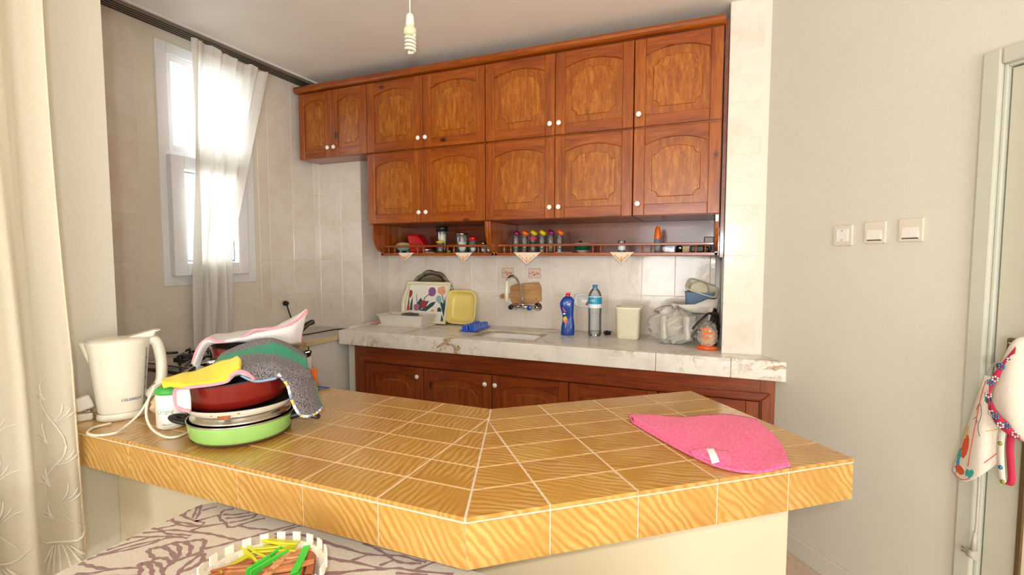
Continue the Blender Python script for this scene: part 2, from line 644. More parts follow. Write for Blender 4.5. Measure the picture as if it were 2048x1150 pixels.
def inset(poly, d):
    n = len(poly)
    out = []
    for i in range(n):
        p0, p1, p2 = Vector(poly[i - 1]), Vector(poly[i]), Vector(poly[(i + 1) % n])
        e1, e2 = (p1 - p0), (p2 - p1)
        if e1.length < 1e-9 or e2.length < 1e-9:
            out.append(tuple(p1)); continue
        e1.normalize(); e2.normalize()
        n1, n2 = Vector((-e1.y, e1.x)), Vector((-e2.y, e2.x))
        k = n1 + n2
        den = max(0.35, 1 + n1.dot(n2))
        q = p1 + k * (d / den)
        out.append((q.x, q.y))
    return out


def clip(poly, a, b, c):
    """keep a*x+b*y<=c"""
    out = []
    n = len(poly)
    for i in range(n):
        p, q = poly[i], poly[(i + 1) % n]
        fp, fq = a * p[0] + b * p[1] - c, a * q[0] + b * q[1] - c
        if fp <= 0:
            out.append(p)
        if fp * fq < 0:
            t = fp / (fp - fq)
            out.append((p[0] + t * (q[0] - p[0]), p[1] + t * (q[1] - p[1])))
    return out


def parea(p):
    return abs(sum(p[i][0] * p[(i + 1) % len(p)][1] - p[(i + 1) % len(p)][0] * p[i][1] for i in range(len(p)))) / 2 if len(p) > 2 else 0


def cr(p0, p1, p2, p3, t):
    return 0.5 * ((2 * p1) + (p2 - p0) * t + (2 * p0 - 5 * p1 + 4 * p2 - p3) * t * t + (3 * p1 - p0 - 3 * p2 + p3) * t ** 3)


def spline(pts, k=6, closed=False):
    P = [V3(p) for p in pts]
    n = len(P)
    out = []
    for i in range(n if closed else n - 1):
        if closed:
            a, b, c, d = P[i - 1], P[i], P[(i + 1) % n], P[(i + 2) % n]
        else:
            a, b, c, d = P[max(i - 1, 0)], P[i], P[i + 1], P[min(i + 2, n - 1)]
        for j in range(k):
            out.append(cr(a, b, c, d, j / k))
    if not closed:
        out.append(P[-1])
    return out


def patch(rows, ku=6, kv=6, wob=0.0, seed=1):
    R = [spline(r, ku) for r in rows]
    cols = [spline([R[i][j] for i in range(len(R))], kv) for j in range(len(R[0]))]
    g = [[cols[j][i] for j in range(len(cols))] for i in range(len(cols[0]))]
    if wob:
        rn = random.Random(seed)
        ph = [rn.uniform(0, 6) for _ in range(6)]
        for i, r in enumerate(g):
            for j in range(len(r)):
                p = r[j]
                w = math.sin(p.x * 61 + ph[0] + p.z * 33) * math.sin(p.y * 53 + ph[1]) + 0.5 * math.sin(p.y * 117 + p.x * 90 + ph[2])
                r[j] = p + Vector((0, -0.3, 1)) * (wob * w)
    return g


def tag(o, label, cat, group=None):
    o['label'] = label
    o['category'] = cat
    if group:
        o['group'] = group
    return o


def thing(name, label, cat, loc=(0, 0, 0), rz=0.0, group=None):
    o = bpy.data.objects.new(name, None)
    o.empty_display_size = 0.05
    COL.objects.link(o)
    o.location = loc
    o.rotation_euler = (0, 0, rz)
    return tag(o, label, cat, group)


def struct(o):
    o['kind'] = 'structure'
    return o


def text_mesh(name, body, size, mat, parent=None, loc=(0, 0, 0), rot=(0, 0, 0), ext=0.0004, curve_r=None, shear=0.0, sx=1.0):
    """lettering as a mesh; local x right, z up, facing -y; optionally wrapped on a cylinder of radius curve_r"""
    cu = bpy.data.curves.new(name, 'FONT')
    cu.body = body
    cu.size = size
    cu.align_x = 'CENTER'
    cu.shear = shear
    cu.extrude = ext
    cu.resolution_u = 3
    tmp = bpy.data.objects.new(name, cu)
    COL.objects.link(tmp)
    dg = bpy.context.evaluated_depsgraph_get()
    me = bpy.data.meshes.new_from_object(tmp.evaluated_get(dg))
    bpy.data.objects.remove(tmp, do_unlink=True)
    bpy.data.curves.remove(cu)
    for v in me.vertices:
        x, y, z = v.co
        x *= sx
        if curve_r:
            a = x / curve_r
            rr = curve_r + z
            v.co = (rr * math.sin(a), -rr * math.cos(a), y)
        else:
            v.co = (x, -z, y)
    me.materials.clear()
    me.materials.append(MATS[mat])
    o = bpy.data.objects.new(name, me)
    COL.objects.link(o)
    o.parent = parent
    o.location, o.rotation_euler = loc, rot
    return o


# frame B: the front half of the room is turned against the kitchen by 38.88 degrees
DB = math.radians(38.878)
CB, SB = math.cos(DB), math.sin(DB)


def fromB(xb, yb):
    return (CB * xb - SB * yb, SB * xb + CB * yb)


def linkcopy(o, parent):
    c = o.copy()
    COL.objects.link(c)
    c.parent = parent
    return c


def copy_tree(o, parent=None):
    c = linkcopy(o, parent)
    for ch in o.children:
        copy_tree(ch, c)
    return c
STROKES=[[(-1.093,0.633),(-1.087,0.642),(-1.076,0.652),(-1.068,0.67),(-1.049,0.681),(-1.037,0.692),(-1.023,0.701),(-1.013,0.702)],[(-1.093,0.633),(-1.067,0.623),(-1.047,0.62),(-1.031,0.627),(-1.01,0.624),(-0.995,0.619)],[(-1.087,0.642),(-1.069,0.651),(-1.035,0.645),(-1.002,0.63)],[(-1.068,0.67),(-1.041,0.664),(-1.016,0.647),(-1.002,0.63)],[(-1.047,0.68),(-1.02,0.675),(-0.999,0.657),(-0.997,0.649)],[(-1.013,0.702),(-0.996,0.685),(-0.983,0.666),(-0.995,0.641),(-1.0,0.623),(-0.995,0.603)],[(-0.972,0.668),(-0.951,0.654),(-0.945,0.64),(-0.948,0.625),(-0.956,0.609)],[(-0.975,0.667),(-0.97,0.641),(-0.963,0.617),(-0.951,0.6),(-0.937,0.586)],[(-1.047,0.62),(-1.045,0.607),(-1.057,0.596),(-1.034,0.584),(-1.02,0.571),(-1.004,0.557)],[(-1.057,0.596),(-1.036,0.6),(-1.012,0.591),(-0.997,0.581),(-0.98,0.566)],[(-1.045,0.607),(-1.025,0.61),(-0.998,0.602),(-0.976,0.589),(-0.959,0.577)],[(-1.177,0.551),(-1.149,0.553),(-1.123,0.556),(-1.092,0.562)],[(-1.14,0.528),(-1.11,0.544),(-1.092,0.562),(-1.07,0.576),(-1.042,0.588)],[(-1.178,0.563),(-1.159,0.588),(-1.132,0.617),(-1.11,0.651),(-1.1,0.677),(-1.071,0.692)],[(-1.18,0.58),(-1.156,0.601),(-1.139,0.629),(-1.109,0.667)],[(-1.179,0.598),(-1.163,0.62),(-1.146,0.649),(-1.136,0.667)],[(-1.181,0.637),(-1.175,0.65),(-1.136,0.667),(-1.106,0.681),(-1.082,0.689),(-1.057,0.693)],[(-1.184,0.669),(-1.141,0.687),(-1.122,0.702),(-1.075,0.713),(-1.026,0.723)],[(-1.183,0.689),(-1.148,0.691),(-1.117,0.688),(-1.09,0.696),(-1.061,0.703)],[(-1.161,0.689),(-1.14,0.713),(-1.135,0.721)],[(-1.183,0.721),(-1.162,0.728),(-1.138,0.723),(-1.105,0.726),(-1.074,0.737)],[(-1.18,0.734),(-1.152,0.728),(-1.12,0.734),(-1.083,0.737),(-1.081,0.75)],[(-1.18,0.753),(-1.151,0.75),(-1.113,0.748),(-1.083,0.751)],[(-1.181,0.778),(-1.168,0.763),(-1.152,0.751)],[(-1.178,0.796),(-1.147,0.772),(-1.128,0.753)],[(-1.17,0.803),(-1.137,0.776),(-1.118,0.754)],[(-1.079,0.716),(-1.072,0.738),(-1.06,0.748)],[(-1.14,0.528),(-1.122,0.52),(-1.103,0.513)],[(-1.127,0.529),(-1.078,0.546),(-1.025,0.57)],[(-1.078,0.713),(-1.039,0.722),(-1.004,0.726),(-0.968,0.728),(-0.947,0.731)],[(-1.142,0.786),(-1.126,0.813)],[(-1.109,0.746),(-1.084,0.788)],[(-1.081,0.715),(-1.067,0.74),(-1.037,0.767)],[(-1.083,0.787),(-1.06,0.774),(-1.039,0.77),(-1.017,0.759),(-1.004,0.764),(-0.998,0.776),(-0.983,0.803),(-0.969,0.819)],[(-1.076,0.821),(-1.092,0.807),(-1.081,0.788)],[(-1.077,0.793),(-1.051,0.802),(-1.025,0.823)],[(-1.056,0.783),(-1.033,0.796),(-1.003,0.824)],[(-1.03,0.773),(-1.013,0.788),(-0.999,0.81),(-1.003,0.824)],[(-1.004,0.773),(-0.966,0.774),(-0.936,0.782),(-0.909,0.786)],[(-0.947,0.731),(-0.928,0.755),(-0.909,0.786),(-0.881,0.824)],[(-0.986,0.68),(-0.965,0.704),(-0.947,0.731)],[(-0.95,0.646),(-0.934,0.667)],[(-0.891,0.776),(-0.884,0.8),(-0.865,0.827)],[(-0.881,0.767),(-0.864,0.788),(-0.829,0.799),(-0.788,0.796),(-0.738,0.795),(-0.697,0.796)],[(-0.725,0.756),(-0.693,0.757),(-0.668,0.762)],[(-0.691,0.715),(-0.648,0.738)],[(-1.024,0.702),(-1.009,0.699),(-0.986,0.674),(-0.958,0.657),(-0.949,0.638),(-0.949,0.625)],[(-0.782,0.799),(-0.72,0.797),(-0.658,0.796),(-0.613,0.808),(-0.583,0.819),(-0.546,0.818),(-0.525,0.821)],[(-0.687,0.825),(-0.649,0.82),(-0.614,0.81),(-0.58,0.8),(-0.552,0.805),(-0.532,0.813)],[(-0.722,0.754),(-0.669,0.764),(-0.604,0.768),(-0.59,0.771)],[(-0.689,0.713),(-0.666,0.723),(-0.638,0.745),(-0.596,0.766),(-0.567,0.782),(-0.535,0.787),(-0.455,0.808)],[(-0.67,0.765),(-0.651,0.795)],[(-0.606,0.775),(-0.59,0.8)],[(-0.532,0.79),(-0.509,0.83)],[(-0.562,0.768),(-0.529,0.778),(-0.501,0.787)],[(-0.379,0.838),(-0.367,0.859)]]
TRAY={'outline':[(-2.196,0.305),(-1.796,0.307),(-1.78,0.191),(-1.762,0.017),(-2.134,-0.003),(-2.182,0.133),(-2.188,0.168),(-2.175,0.221),(-2.181,0.265)],'inner':[(-2.15,0.282),(-1.804,0.286),(-1.772,0.016)],'fl':{'red1':[(-2.139,0.244),(-2.117,0.249),(-2.09,0.241),(-2.087,0.211),(-2.1,0.187),(-2.122,0.197)],'leaf1':[(-2.146,0.189),(-2.122,0.197),(-2.107,0.18),(-2.091,0.094),(-2.129,0.092)],'leaf2':[(-2.08,0.2),(-2.064,0.095),(-2.089,0.094),(-2.091,0.146)],'red2':[(-2.148,0.113),(-2.13,0.14),(-2.105,0.141),(-2.094,0.098),(-2.139,0.092)],'stem':[(-2.048,0.23),(-2.05,0.199),(-2.033,0.143),(-2.027,0.144),(-2.045,0.199)],'leaf3':[(-2.034,0.148),(-2.007,0.192),(-1.988,0.167),(-1.971,0.125),(-2.004,0.093),(-2.028,0.114)],'leaf4':[(-2.004,0.093),(-1.951,0.125),(-1.913,0.157),(-1.874,0.167),(-1.89,0.136),(-1.945,0.092)],'leaf5':[(-1.967,0.163),(-1.935,0.171),(-1.944,0.143),(-1.954,0.129)],'red3':[(-2.001,0.158),(-1.988,0.171),(-1.958,0.168),(-1.947,0.143),(-1.959,0.112),(-1.989,0.119)],'pink1':[(-2.058,0.13),(-2.04,0.143),(-2.012,0.136),(-2.011,0.101),(-2.029,0.091),(-2.05,0.1)],'stem2':[(-1.943,0.222),(-1.973,0.197),(-1.984,0.175),(-1.976,0.174),(-1.966,0.195),(-1.94,0.216)],'purple':[(-1.95,0.25),(-1.932,0.272),(-1.9,0.268),(-1.885,0.234),(-1.902,0.206),(-1.937,0.211)],'peach':[(-1.872,0.261),(-1.86,0.278),(-1.818,0.281),(-1.807,0.254),(-1.809,0.224),(-1.841,0.219),(-1.866,0.235)],'stem3':[(-1.834,0.219),(-1.808,0.156),(-1.803,0.157),(-1.827,0.219)],'blue':[(-1.878,0.196),(-1.859,0.212),(-1.837,0.206),(-1.829,0.173),(-1.84,0.151),(-1.87,0.171)],'leaf6':[(-1.829,0.168),(-1.807,0.152),(-1.806,0.203),(-1.792,0.149),(-1.755,0.017),(-1.794,0.011),(-1.791,0.053),(-1.835,0.151)],'leaf7':[(-1.854,0.117),(-1.836,0.126),(-1.819,0.11),(-1.817,0.093),(-1.852,0.092)],'orange':[(-1.908,0.097),(-1.9,0.108),(-1.88,0.103),(-1.883,0.091),(-1.904,0.09)],'leaf8':[(-1.813,0.072),(-1.801,0.056),(-1.792,0.028),(-1.812,0.022)]}}
GREY=[[(-1.318,0.973,1.072),(-1.325,0.996,1.091),(-1.314,1.026,1.104),(-1.286,1.06,1.119),(-1.246,1.095,1.124),(-1.205,1.114,1.109),(-1.161,1.137,1.078)],[(-1.279,0.926,1.068),(-1.281,0.954,1.093),(-1.267,0.989,1.103),(-1.24,1.022,1.112),(-1.194,1.063,1.122),(-1.155,1.081,1.102),(-1.113,1.101,1.074)],[(-1.238,0.896,1.067),(-1.229,0.924,1.085),(-1.206,0.953,1.098),(-1.183,0.981,1.1),(-1.146,1.012,1.097),(-1.1,1.037,1.078),(-1.067,1.062,1.052)],[(-1.194,0.872,1.069),(-1.16,0.882,1.077),(-1.127,0.892,1.087),(-1.101,0.915,1.089),(-1.076,0.956,1.087),(-1.054,0.998,1.062),(-1.042,1.046,1.032)],[(-1.175,0.863,1.064),(-1.136,0.864,1.067),(-1.106,0.877,1.073),(-1.08,0.898,1.055),(-1.05,0.936,1.057),(-1.037,0.963,1.052),(-1.038,1.003,1.048)]]
FLAP=[[(-1.049,0.941,1.067),(-1.055,0.981,1.071),(-1.053,1.024,1.062),(-1.064,1.066,1.052)],[(-1.043,0.964,1.032),(-1.035,0.982,1.037),(-1.043,1.028,1.031),(-1.066,1.08,1.016)],[(-1.045,0.978,0.99),(-1.037,0.995,0.989),(-1.04,1.032,0.983),(-1.059,1.088,0.967)],[(-1.038,0.994,0.948),(-1.031,1.011,0.935),(-1.029,1.045,0.932),(-1.052,1.097,0.934)]]
WHITE=[[(-1.479,1.027,1.075),(-1.463,1.063,1.124),(-1.442,1.106,1.127),(-1.4,1.159,1.135),(-1.352,1.202,1.14),(-1.319,1.228,1.161),(-1.267,1.26,1.194)],[(-1.414,0.964,1.059),(-1.387,0.982,1.125),(-1.358,1.011,1.122),(-1.312,1.06,1.133),(-1.265,1.119,1.15),(-1.237,1.17,1.162),(-1.239,1.232,1.191)],[(-1.423,0.986,1.041),(-1.39,1.003,1.109),(-1.356,1.029,1.115),(-1.31,1.071,1.116),(-1.263,1.121,1.114),(-1.246,1.167,1.095),(-1.253,1.214,1.09)]]
PFRONT=[[(-1.255,0.811,1.046),(-1.228,0.829,1.049),(-1.193,0.857,1.054),(-1.16,0.881,1.064),(-1.134,0.898,1.083),(-1.114,0.907,1.076),(-1.107,0.916,1.061)],[(-1.224,0.786,1.05),(-1.176,0.79,1.058),(-1.141,0.826,1.059),(-1.116,0.849,1.065),(-1.101,0.86,1.08),(-1.09,0.882,1.072),(-1.083,0.898,1.057)]]
PHANG=[[(-1.223,0.787,1.051),(-1.198,0.786,1.055),(-1.18,0.793,1.058)],[(-1.22,0.783,1.027),(-1.196,0.786,1.028),(-1.178,0.795,1.028)],[(-1.217,0.787,1.002),(-1.194,0.788,0.996),(-1.179,0.795,0.995)]]
YELLOW=[[(-1.263,0.786,1.066),(-1.253,0.814,1.071),(-1.236,0.851,1.075),(-1.216,0.892,1.089),(-1.188,0.911,1.098),(-1.168,0.92,1.106)],[(-1.23,0.762,1.068),(-1.21,0.787,1.067),(-1.188,0.822,1.07),(-1.165,0.859,1.077),(-1.138,0.878,1.092),(-1.133,0.9,1.106)],[(-1.227,0.766,1.06),(-1.188,0.775,1.06),(-1.153,0.802,1.061),(-1.124,0.831,1.063),(-1.107,0.845,1.073),(-1.103,0.873,1.092)]]
PKPATH=[(-1.414,0.964,1.059),(-1.403,0.97,1.096),(-1.389,0.98,1.123),(-1.373,0.992,1.132),(-1.36,1.0,1.124),(-1.337,1.028,1.121),(-1.309,1.056,1.133),(-1.291,1.078,1.15),(-1.257,1.121,1.15),(-1.237,1.161,1.16),(-1.237,1.202,1.176),(-1.244,1.241,1.196),(-1.246,1.223,1.157),(-1.253,1.214,1.09)]
PKPATH2=[(-1.175,0.791,0.997),(-1.19,0.783,1.0),(-1.213,0.784,1.007),(-1.215,0.781,1.028),(-1.213,0.783,1.049),(-1.17,0.786,1.058),(-1.134,0.821,1.06),(-1.112,0.843,1.065),(-1.102,0.847,1.079),(-1.093,0.854,1.087),(-1.085,0.864,1.088),(-1.08,0.878,1.078),(-1.078,0.892,1.061)]
PEGS=[('yellow-green plastic clothes peg lying at the back of the basket','lime_plastic',(-0.808,0.678),(-0.731,0.694),0.022,1.4),('olive plastic clothes peg resting against the yellow-green one at the back','lime_plastic',(-0.792,0.652),(-0.741,0.688),0.018,0.2),('olive plastic clothes peg standing out,left of the middle of the basket','lime_plastic',(-0.832,0.648),(-0.757,0.633),0.018,0.1),('olive plastic clothes peg nearest the left rim of the basket','lime_plastic',(-0.811,0.603),(-0.81,0.63),0.01,1.4),('olive plastic clothes peg half hidden at the front of the basket','lime_plastic',(-0.775,0.614),(-0.763,0.628),0.006,1.5),('bright green plastic clothes peg in the middle of the basket','bright_green_plastic',(-0.747,0.612),(-0.746,0.654),0.02,0.1),('bright green plastic clothes peg at the right side of the basket','bright_green_plastic',(-0.67,0.641),(-0.698,0.691),0.014,1.4),('teal plastic clothes peg peeping out under the olive ones','motif_teal',(-0.798,0.62),(-0.791,0.638),0.0,1.5),('brown wooden clothes peg just below the olive peg at the back','peg_wood',(-0.757,0.654),(-0.739,0.67),0.012,0.2),('brown wooden clothes peg right of the middle,end pointing at the right rim','peg_wood',(-0.734,0.665),(-0.714,0.689),0.011,1.5),('brown wooden clothes peg below the right-hand end of the back pegs','peg_wood',(-0.703,0.658),(-0.691,0.676),0.01,0.2),('brown wooden clothes peg crossing the centre of the basket','peg_wood',(-0.719,0.637),(-0.693,0.654),0.009000000000000001,1.5),('brown wooden clothes peg at the front,left of the green peg','peg_wood',(-0.783,0.599),(-0.757,0.617),0.012,0.2),('brown wooden clothes peg at the left,under the olive peg','peg_wood',(-0.796,0.603),(-0.784,0.631),0.011,1.5),('brown wooden clothes peg standing on edge at the right rim','peg_wood',(-0.7,0.697),(-0.658,0.655),0.01,0.2),('brown wooden clothes peg pressed against the right rim lining','peg_wood',(-0.683,0.697),(-0.655,0.661),0.009000000000000001,1.5),('brown wooden clothes peg nearest the left front rim','peg_wood',(-0.807,0.587),(-0.798,0.599),0.012,0.2),('brown wooden clothes peg leaning on the bright green peg','peg_wood',(-0.72,0.625),(-0.725,0.643),0.011,1.5),('brown wooden clothes peg in the middle under the other wooden pegs','peg_wood',(-0.733,0.652),(-0.712,0.665),0.01,0.2),('brown wooden clothes peg topmost near the right rim','peg_wood',(-0.722,0.686),(-0.705,0.695),0.009000000000000001,1.5),('brown wooden clothes peg between the olive peg and the green peg','peg_wood',(-0.772,0.645),(-0.748,0.646),0.012,0.2),('brown wooden clothes peg at the front right of the centre','peg_wood',(-0.699,0.634),(-0.682,0.65),0.011,1.5)]


# ================================================================ THE SETTING
H_CEIL = 2.611
ZB, ZM = 0.889, 0.881            # bar top, marble top
XR = 1.872                       # right wall in frame B
struct(MB().box(-3.0, 7.4, -4.9, 3.4, -0.06, 0).build('floor', 'terrazzo'))
struct(MB().box(-2.92, 7.4, -4.85, 3.3, H_CEIL, H_CEIL + 0.06).build('ceiling', 'ceiling_paint'))


def tile_wall(parent, o, U, W, us, ws, skip=None, t=0.006, gap=0.0017, ch=0.0015, mat='beige_tile'):
    """a tiled face: one object per tile, cut at the given joint positions"""
    cache = {}
    for i in range(len(us) - 1):
        for j in range(len(ws) - 1):
            u0, u1, w0, w1 = us[i], us[i + 1], ws[j], ws[j + 1]
            if skip and skip(u0, u1, w0, w1):
                continue
            key = (round(u1 - u0, 3), round(w1 - w0, 3))
            if key not in cache:
                a, b = key
                cache[key] = MB().slab([(gap, gap), (a - gap, gap), (a - gap, b - gap), (gap, b - gap)], t, ch, (0, 0, 0), U, W, back=False).mesh('tile', mat)
            ob = bpy.data.objects.new('tile', cache[key])
            COL.objects.link(ob)
            ob.parent = parent
            ob.location = V3(o) + V3(U) * u0 + V3(W) * w0


# back wall behind the worktop (tile faces at y = 3.17)
wb = struct(MB().box(-2.9, 0.5, 3.1712, 3.3, 0, H_CEIL).build('wall_back', 'grout_wall'))
xs = [-2.336] + [-0.015 - 0.2 * k for k in range(11, -1, -1)] + [0.05]
tile_wall(wb, (0, 3.176, 0), (1, 0, 0), (0, 0, 1), xs, [0.878, 1.128, 1.378, 1.628])
tile_wall(wb, (0, 3.176, 0), (1, 0, 0), (0, 0, 1), [-2.336, -2.215, -2.015], [1.628, 1.878, 2.128])

# boxed-in column in the left corner
wc = struct(MB().box(-2.9, -2.3372, 2.8542, 3.25, 0, H_CEIL).build('wall_column', 'grout_wall'))
zc = [0.854 + 0.246 * k for k in range(-3, 8)]
zc = [0.0] + zc[0:] if zc[0] > 0.02 else zc
zc[-1] = H_CEIL
tile_wall(wc, (0, 2.859, 0), (1, 0, 0), (0, 0, 1), [-2.764, -2.715, -2.515, -2.336], zc)
tile_wall(wc, (-2.342, 0, 0), (0, 1, 0), (0, 0, 1), [2.853, 3.053, 3.17], zc)

# window wall on the left (tile faces at x = -2.77)
WY0, WY1, WZ0, WZ1 = 1.75, 2.335, 1.209, 2.535
wl = MB()
wl.box(-2.92, -2.7712, 0.85, WY0, 0, H_CEIL)
wl.box(-2.92, -2.7712, WY1, 3.2, 0, H_CEIL)
wl.box(-2.92, -2.7712, WY0, WY1, 0, WZ0)
wl.box(-2.92, -2.7712, WY0, WY1, WZ1, H_CEIL)
wl = struct(wl.build('wall_left', 'window_plaster'))
ys = [2.853 - 0.2 * k for k in range(10, -1, -1)]
tile_wall(wl, (-2.776, 0, 0), (0, 1, 0), (0, 0, 1), ys, zc,
          skip=lambda u0, u1, w0, w1: u1 > 1.68 and u0 < 2.36 and w1 > 1.12)
tile_wall(wl, (-2.776, 0, 0), (0, 1, 0), (0, 0, 1), [2.372, 2.453], [z for z in zc if z > 1.05])

# tiled pillar that closes the worktop on the right
pc = fromB(XR, 0)
px1 = (XR - SB * 2.694) / CB
wp = struct(MB().box(0.0512, px1 + 0.03, 2.6952, 3.3, 0, H_CEIL).build('wall_pillar', 'window_plaster'))
zp = [0.878 + 0.25 * k for k in range(0, 7)] + [H_CEIL]
tile_wall(wp, (0, 2.70, 0), (1, 0, 0), (0, 0, 1), [0.05, 0.205], zp)
tile_wall(wp, (0.056, 3.17, 0), (0, -1, 0), (0, 0, 1), [0.0, 0.2, 0.4, 0.476], zp)

# right wall, turned into frame B, with the door opening
def wallB(mb, x0, x1, y0, y1, z0, z1, mi=0):
    q = [fromB(x0, y0), fromB(x1, y0), fromB(x1, y1), fromB(x0, y1)]
    b = len(mb.v)
    mb.v += [(p[0], p[1], z0) for p in q] + [(p[0], p[1], z1) for p in q]
    for f in ((0, 3, 2, 1), (4, 5, 6, 7), (0, 1, 5, 4), (1, 2, 6, 5), (2, 3, 7, 6), (3, 0, 4, 7)):
        mb.face([b + i for i in f], mi)
    return mb


DY1, DY0, DZ = 1.04, 0.16, 1.96
m = MB()
wallB(m, XR, XR + 0.15, DY1, 2.25, 0, H_CEIL)
wallB(m, XR, XR + 0.15, -7.9, DY0, 0, H_CEIL)
wallB(m, XR, XR + 0.15, DY0, DY1, DZ, H_CEIL)
struct(m.build('wall_right', 'wall_paint'))
m = MB()
wallB(m, XR - 0.012, XR, 1.084, 2.2, 0.0, 0.088)
struct(m.build('baseboard_right', 'wall_paint', bevel=0.003))

# wall stub on the left with the curtained side window, and the rest of the room behind the camera
m = MB()
m.box(-1.93, -1.78, 0.45, 0.972, 0, H_CEIL)
m.box(-1.93, -1.78, -4.8, -1.1, 0, H_CEIL)
m.box(-1.93, -1.78, -1.1, 0.45, 0, 0.7)
m.box(-1.93, -1.78, -1.1, 0.45, 2.3, H_CEIL)
m.box(-2.92, -1.93, 0.85, 0.972, 0, H_CEIL)
struct(m.build('wall_stub', 'wall_paint'))
m = MB()
m.box(-1.93, -1.5, -4.8, -4.68, 0, H_CEIL)
m.box(-0.2, 1.45, -4.8, -4.68, 0, H_CEIL)
m.box(-1.5, -0.2, -4.8, -4.68, 0, 0.35)  # this left opening is added only to let the rear fill in
m.box(-1.5, -0.2, -4.8, -4.68, 2.35, H_CEIL)
m.box(5.85, 7.4, -4.8, -4.68, 0, H_CEIL)
m.box(1.45, 5.85, -4.8, -4.68, 2.48, H_CEIL)
m.box(1.45, 5.85, -4.8, -4.68, 0, 0.12)
struct(m.build('wall_rear', 'wall_paint'))

# kitchen window: plastic frame, fixed upper pane, opening lower sash
wt = struct(bpy.data.objects.new('window_1', None))
COL.objects.link(wt)
wt.location = (-2.776, WY0, WZ0)


def ring(mb, y0, y1, z0, z1, w, x0, x1, mi=0):
    mb.box(x0, x1, y0, y0 + w, z0, z1, mi)
    mb.box(x0, x1, y1 - w, y1, z0, z1, mi)
    mb.box(x0, x1, y0 + w, y1 - w, z0, z0 + w, mi)
    mb.box(x0, x1, y0 + w, y1 - w, z1 - w, z1, mi)
    return mb


wh, ww = WZ1 - WZ0, WY1 - WY0
ring(MB(), 0, ww, 0, wh, 0.062, -0.045, 0.012).build('window_frame', 'pvc_white', wt, bevel=0.004)
MB().box(-0.04, 0.004, 0.062, ww - 0.062, 0.70, 0.752).build('mullion', 'pvc_white', wt, bevel=0.004)
ring(MB(), 0.062, ww - 0.062, 0.752, wh - 0.062, 0.03, -0.03, -0.006).build('glazing_bead', 'pvc_white', wt, bevel=0.003)
sash = ring(MB(), 0.035, ww - 0.085, 0.056, 0.72, 0.072, 0.012, 0.052).build('sash', 'pvc_white', wt, bevel=0.005)
MB().box(0.028, 0.034, 0.105, ww - 0.155, 0.126, 0.65).build('pane', 'window_glass', sash)
MB().box(-0.022, -0.018, 0.09, ww - 0.09, 0.78, wh - 0.09).build('pane', 'window_glass', wt)
ring(MB(), 0.115, ww - 0.165, 0.136, 0.64, 0.008, 0.020, 0.027).build('gasket', 'print_grey', sash)

# interior door on the right wall
dr = struct(bpy.data.objects.new('door_1', None))
COL.objects.link(dr)
m = MB()
wallB(m, XR - 0.02, XR + 0.0, DY1 - 0.004, DY1 + 0.046, 0, DZ + 0.046)
wallB(m, XR - 0.02, XR + 0.0, DY0 - 0.046, DY0 + 0.004, 0, DZ + 0.046)
wallB(m, XR - 0.02, XR + 0.0, DY0 + 0.004, DY1 - 0.004, DZ - 0.004, DZ + 0.046)
m.build('architrave', 'frame_paint', dr, bevel=0.006)
m = MB()
wallB(m, XR + 0.0, XR + 0.1, DY1 - 0.012, DY1, 0, DZ)
wallB(m, XR + 0.0, XR + 0.1, DY0, DY0 + 0.012, 0, DZ)
wallB(m, XR + 0.0, XR + 0.1, DY0 + 0.012, DY1 - 0.012, DZ - 0.012, DZ)
m.build('jamb', 'frame_paint', dr, bevel=0.003)
m = MB()
wallB(m, XR + 0.012, XR + 0.052, DY0 + 0.016, DY1 - 0.016, 0.008, DZ - 0.016)
leaf = m.build('door_leaf', 'door_paint', dr, bevel=0.002)
m = MB()
for (a, b) in ((0.12, 0.86), (1.12, 1.84)):
    for q in ((0.26, 0.275, a, b), (0.925, 0.94, a, b), (0.275, 0.925, a, a + 0.015), (0.275, 0.925, b - 0.015, b)):
        wallB(m, XR + 0.002, XR + 0.014, *q)
m.build('moulding', 'bronze', leaf, bevel=0.003)
m = MB()
for (a, b) in ((0.135, 0.845), (1.135, 1.825)):
    wallB(m, XR + 0.008, XR + 0.013, 0.275, 0.925, a, b)
m.build('inset_panel', 'cream_paint', leaf)
m = MB()
wallB(m, XR - 0.002, XR + 0.012, 0.957, 0.991, 0.92, 1.128)
plate = m.build('handle_plate', 'bronze', leaf, bevel=0.006)
for dz in (1.112,):
    for dy in (0.967, 0.982):
        m = MB()
        p = fromB(XR - 0.0035, dy)
        m.lathe([(0.0, -0.001), (0.0042, 0), (0.003, 0.0015), (0.0, 0.002)], 10, (p[0], p[1], dz), rot=Matrix.Rotation(DB, 3, 'Z') @ Matrix.Rotation(-PI / 2, 3, 'Y'))
        m.build('screw', 'steel', plate)
m = MB()
hx = [fromB(XR - 0.002, 0.974), fromB(XR - 0.05, 0.974), fromB(XR - 0.052, 0.962), fromB(XR - 0.05, 0.86)]
m.tube([(p[0], p[1], 1.045) for p in hx], [0.011, 0.011, 0.010, 0.008], 10)
m.build('lever', 'bronze', leaf)

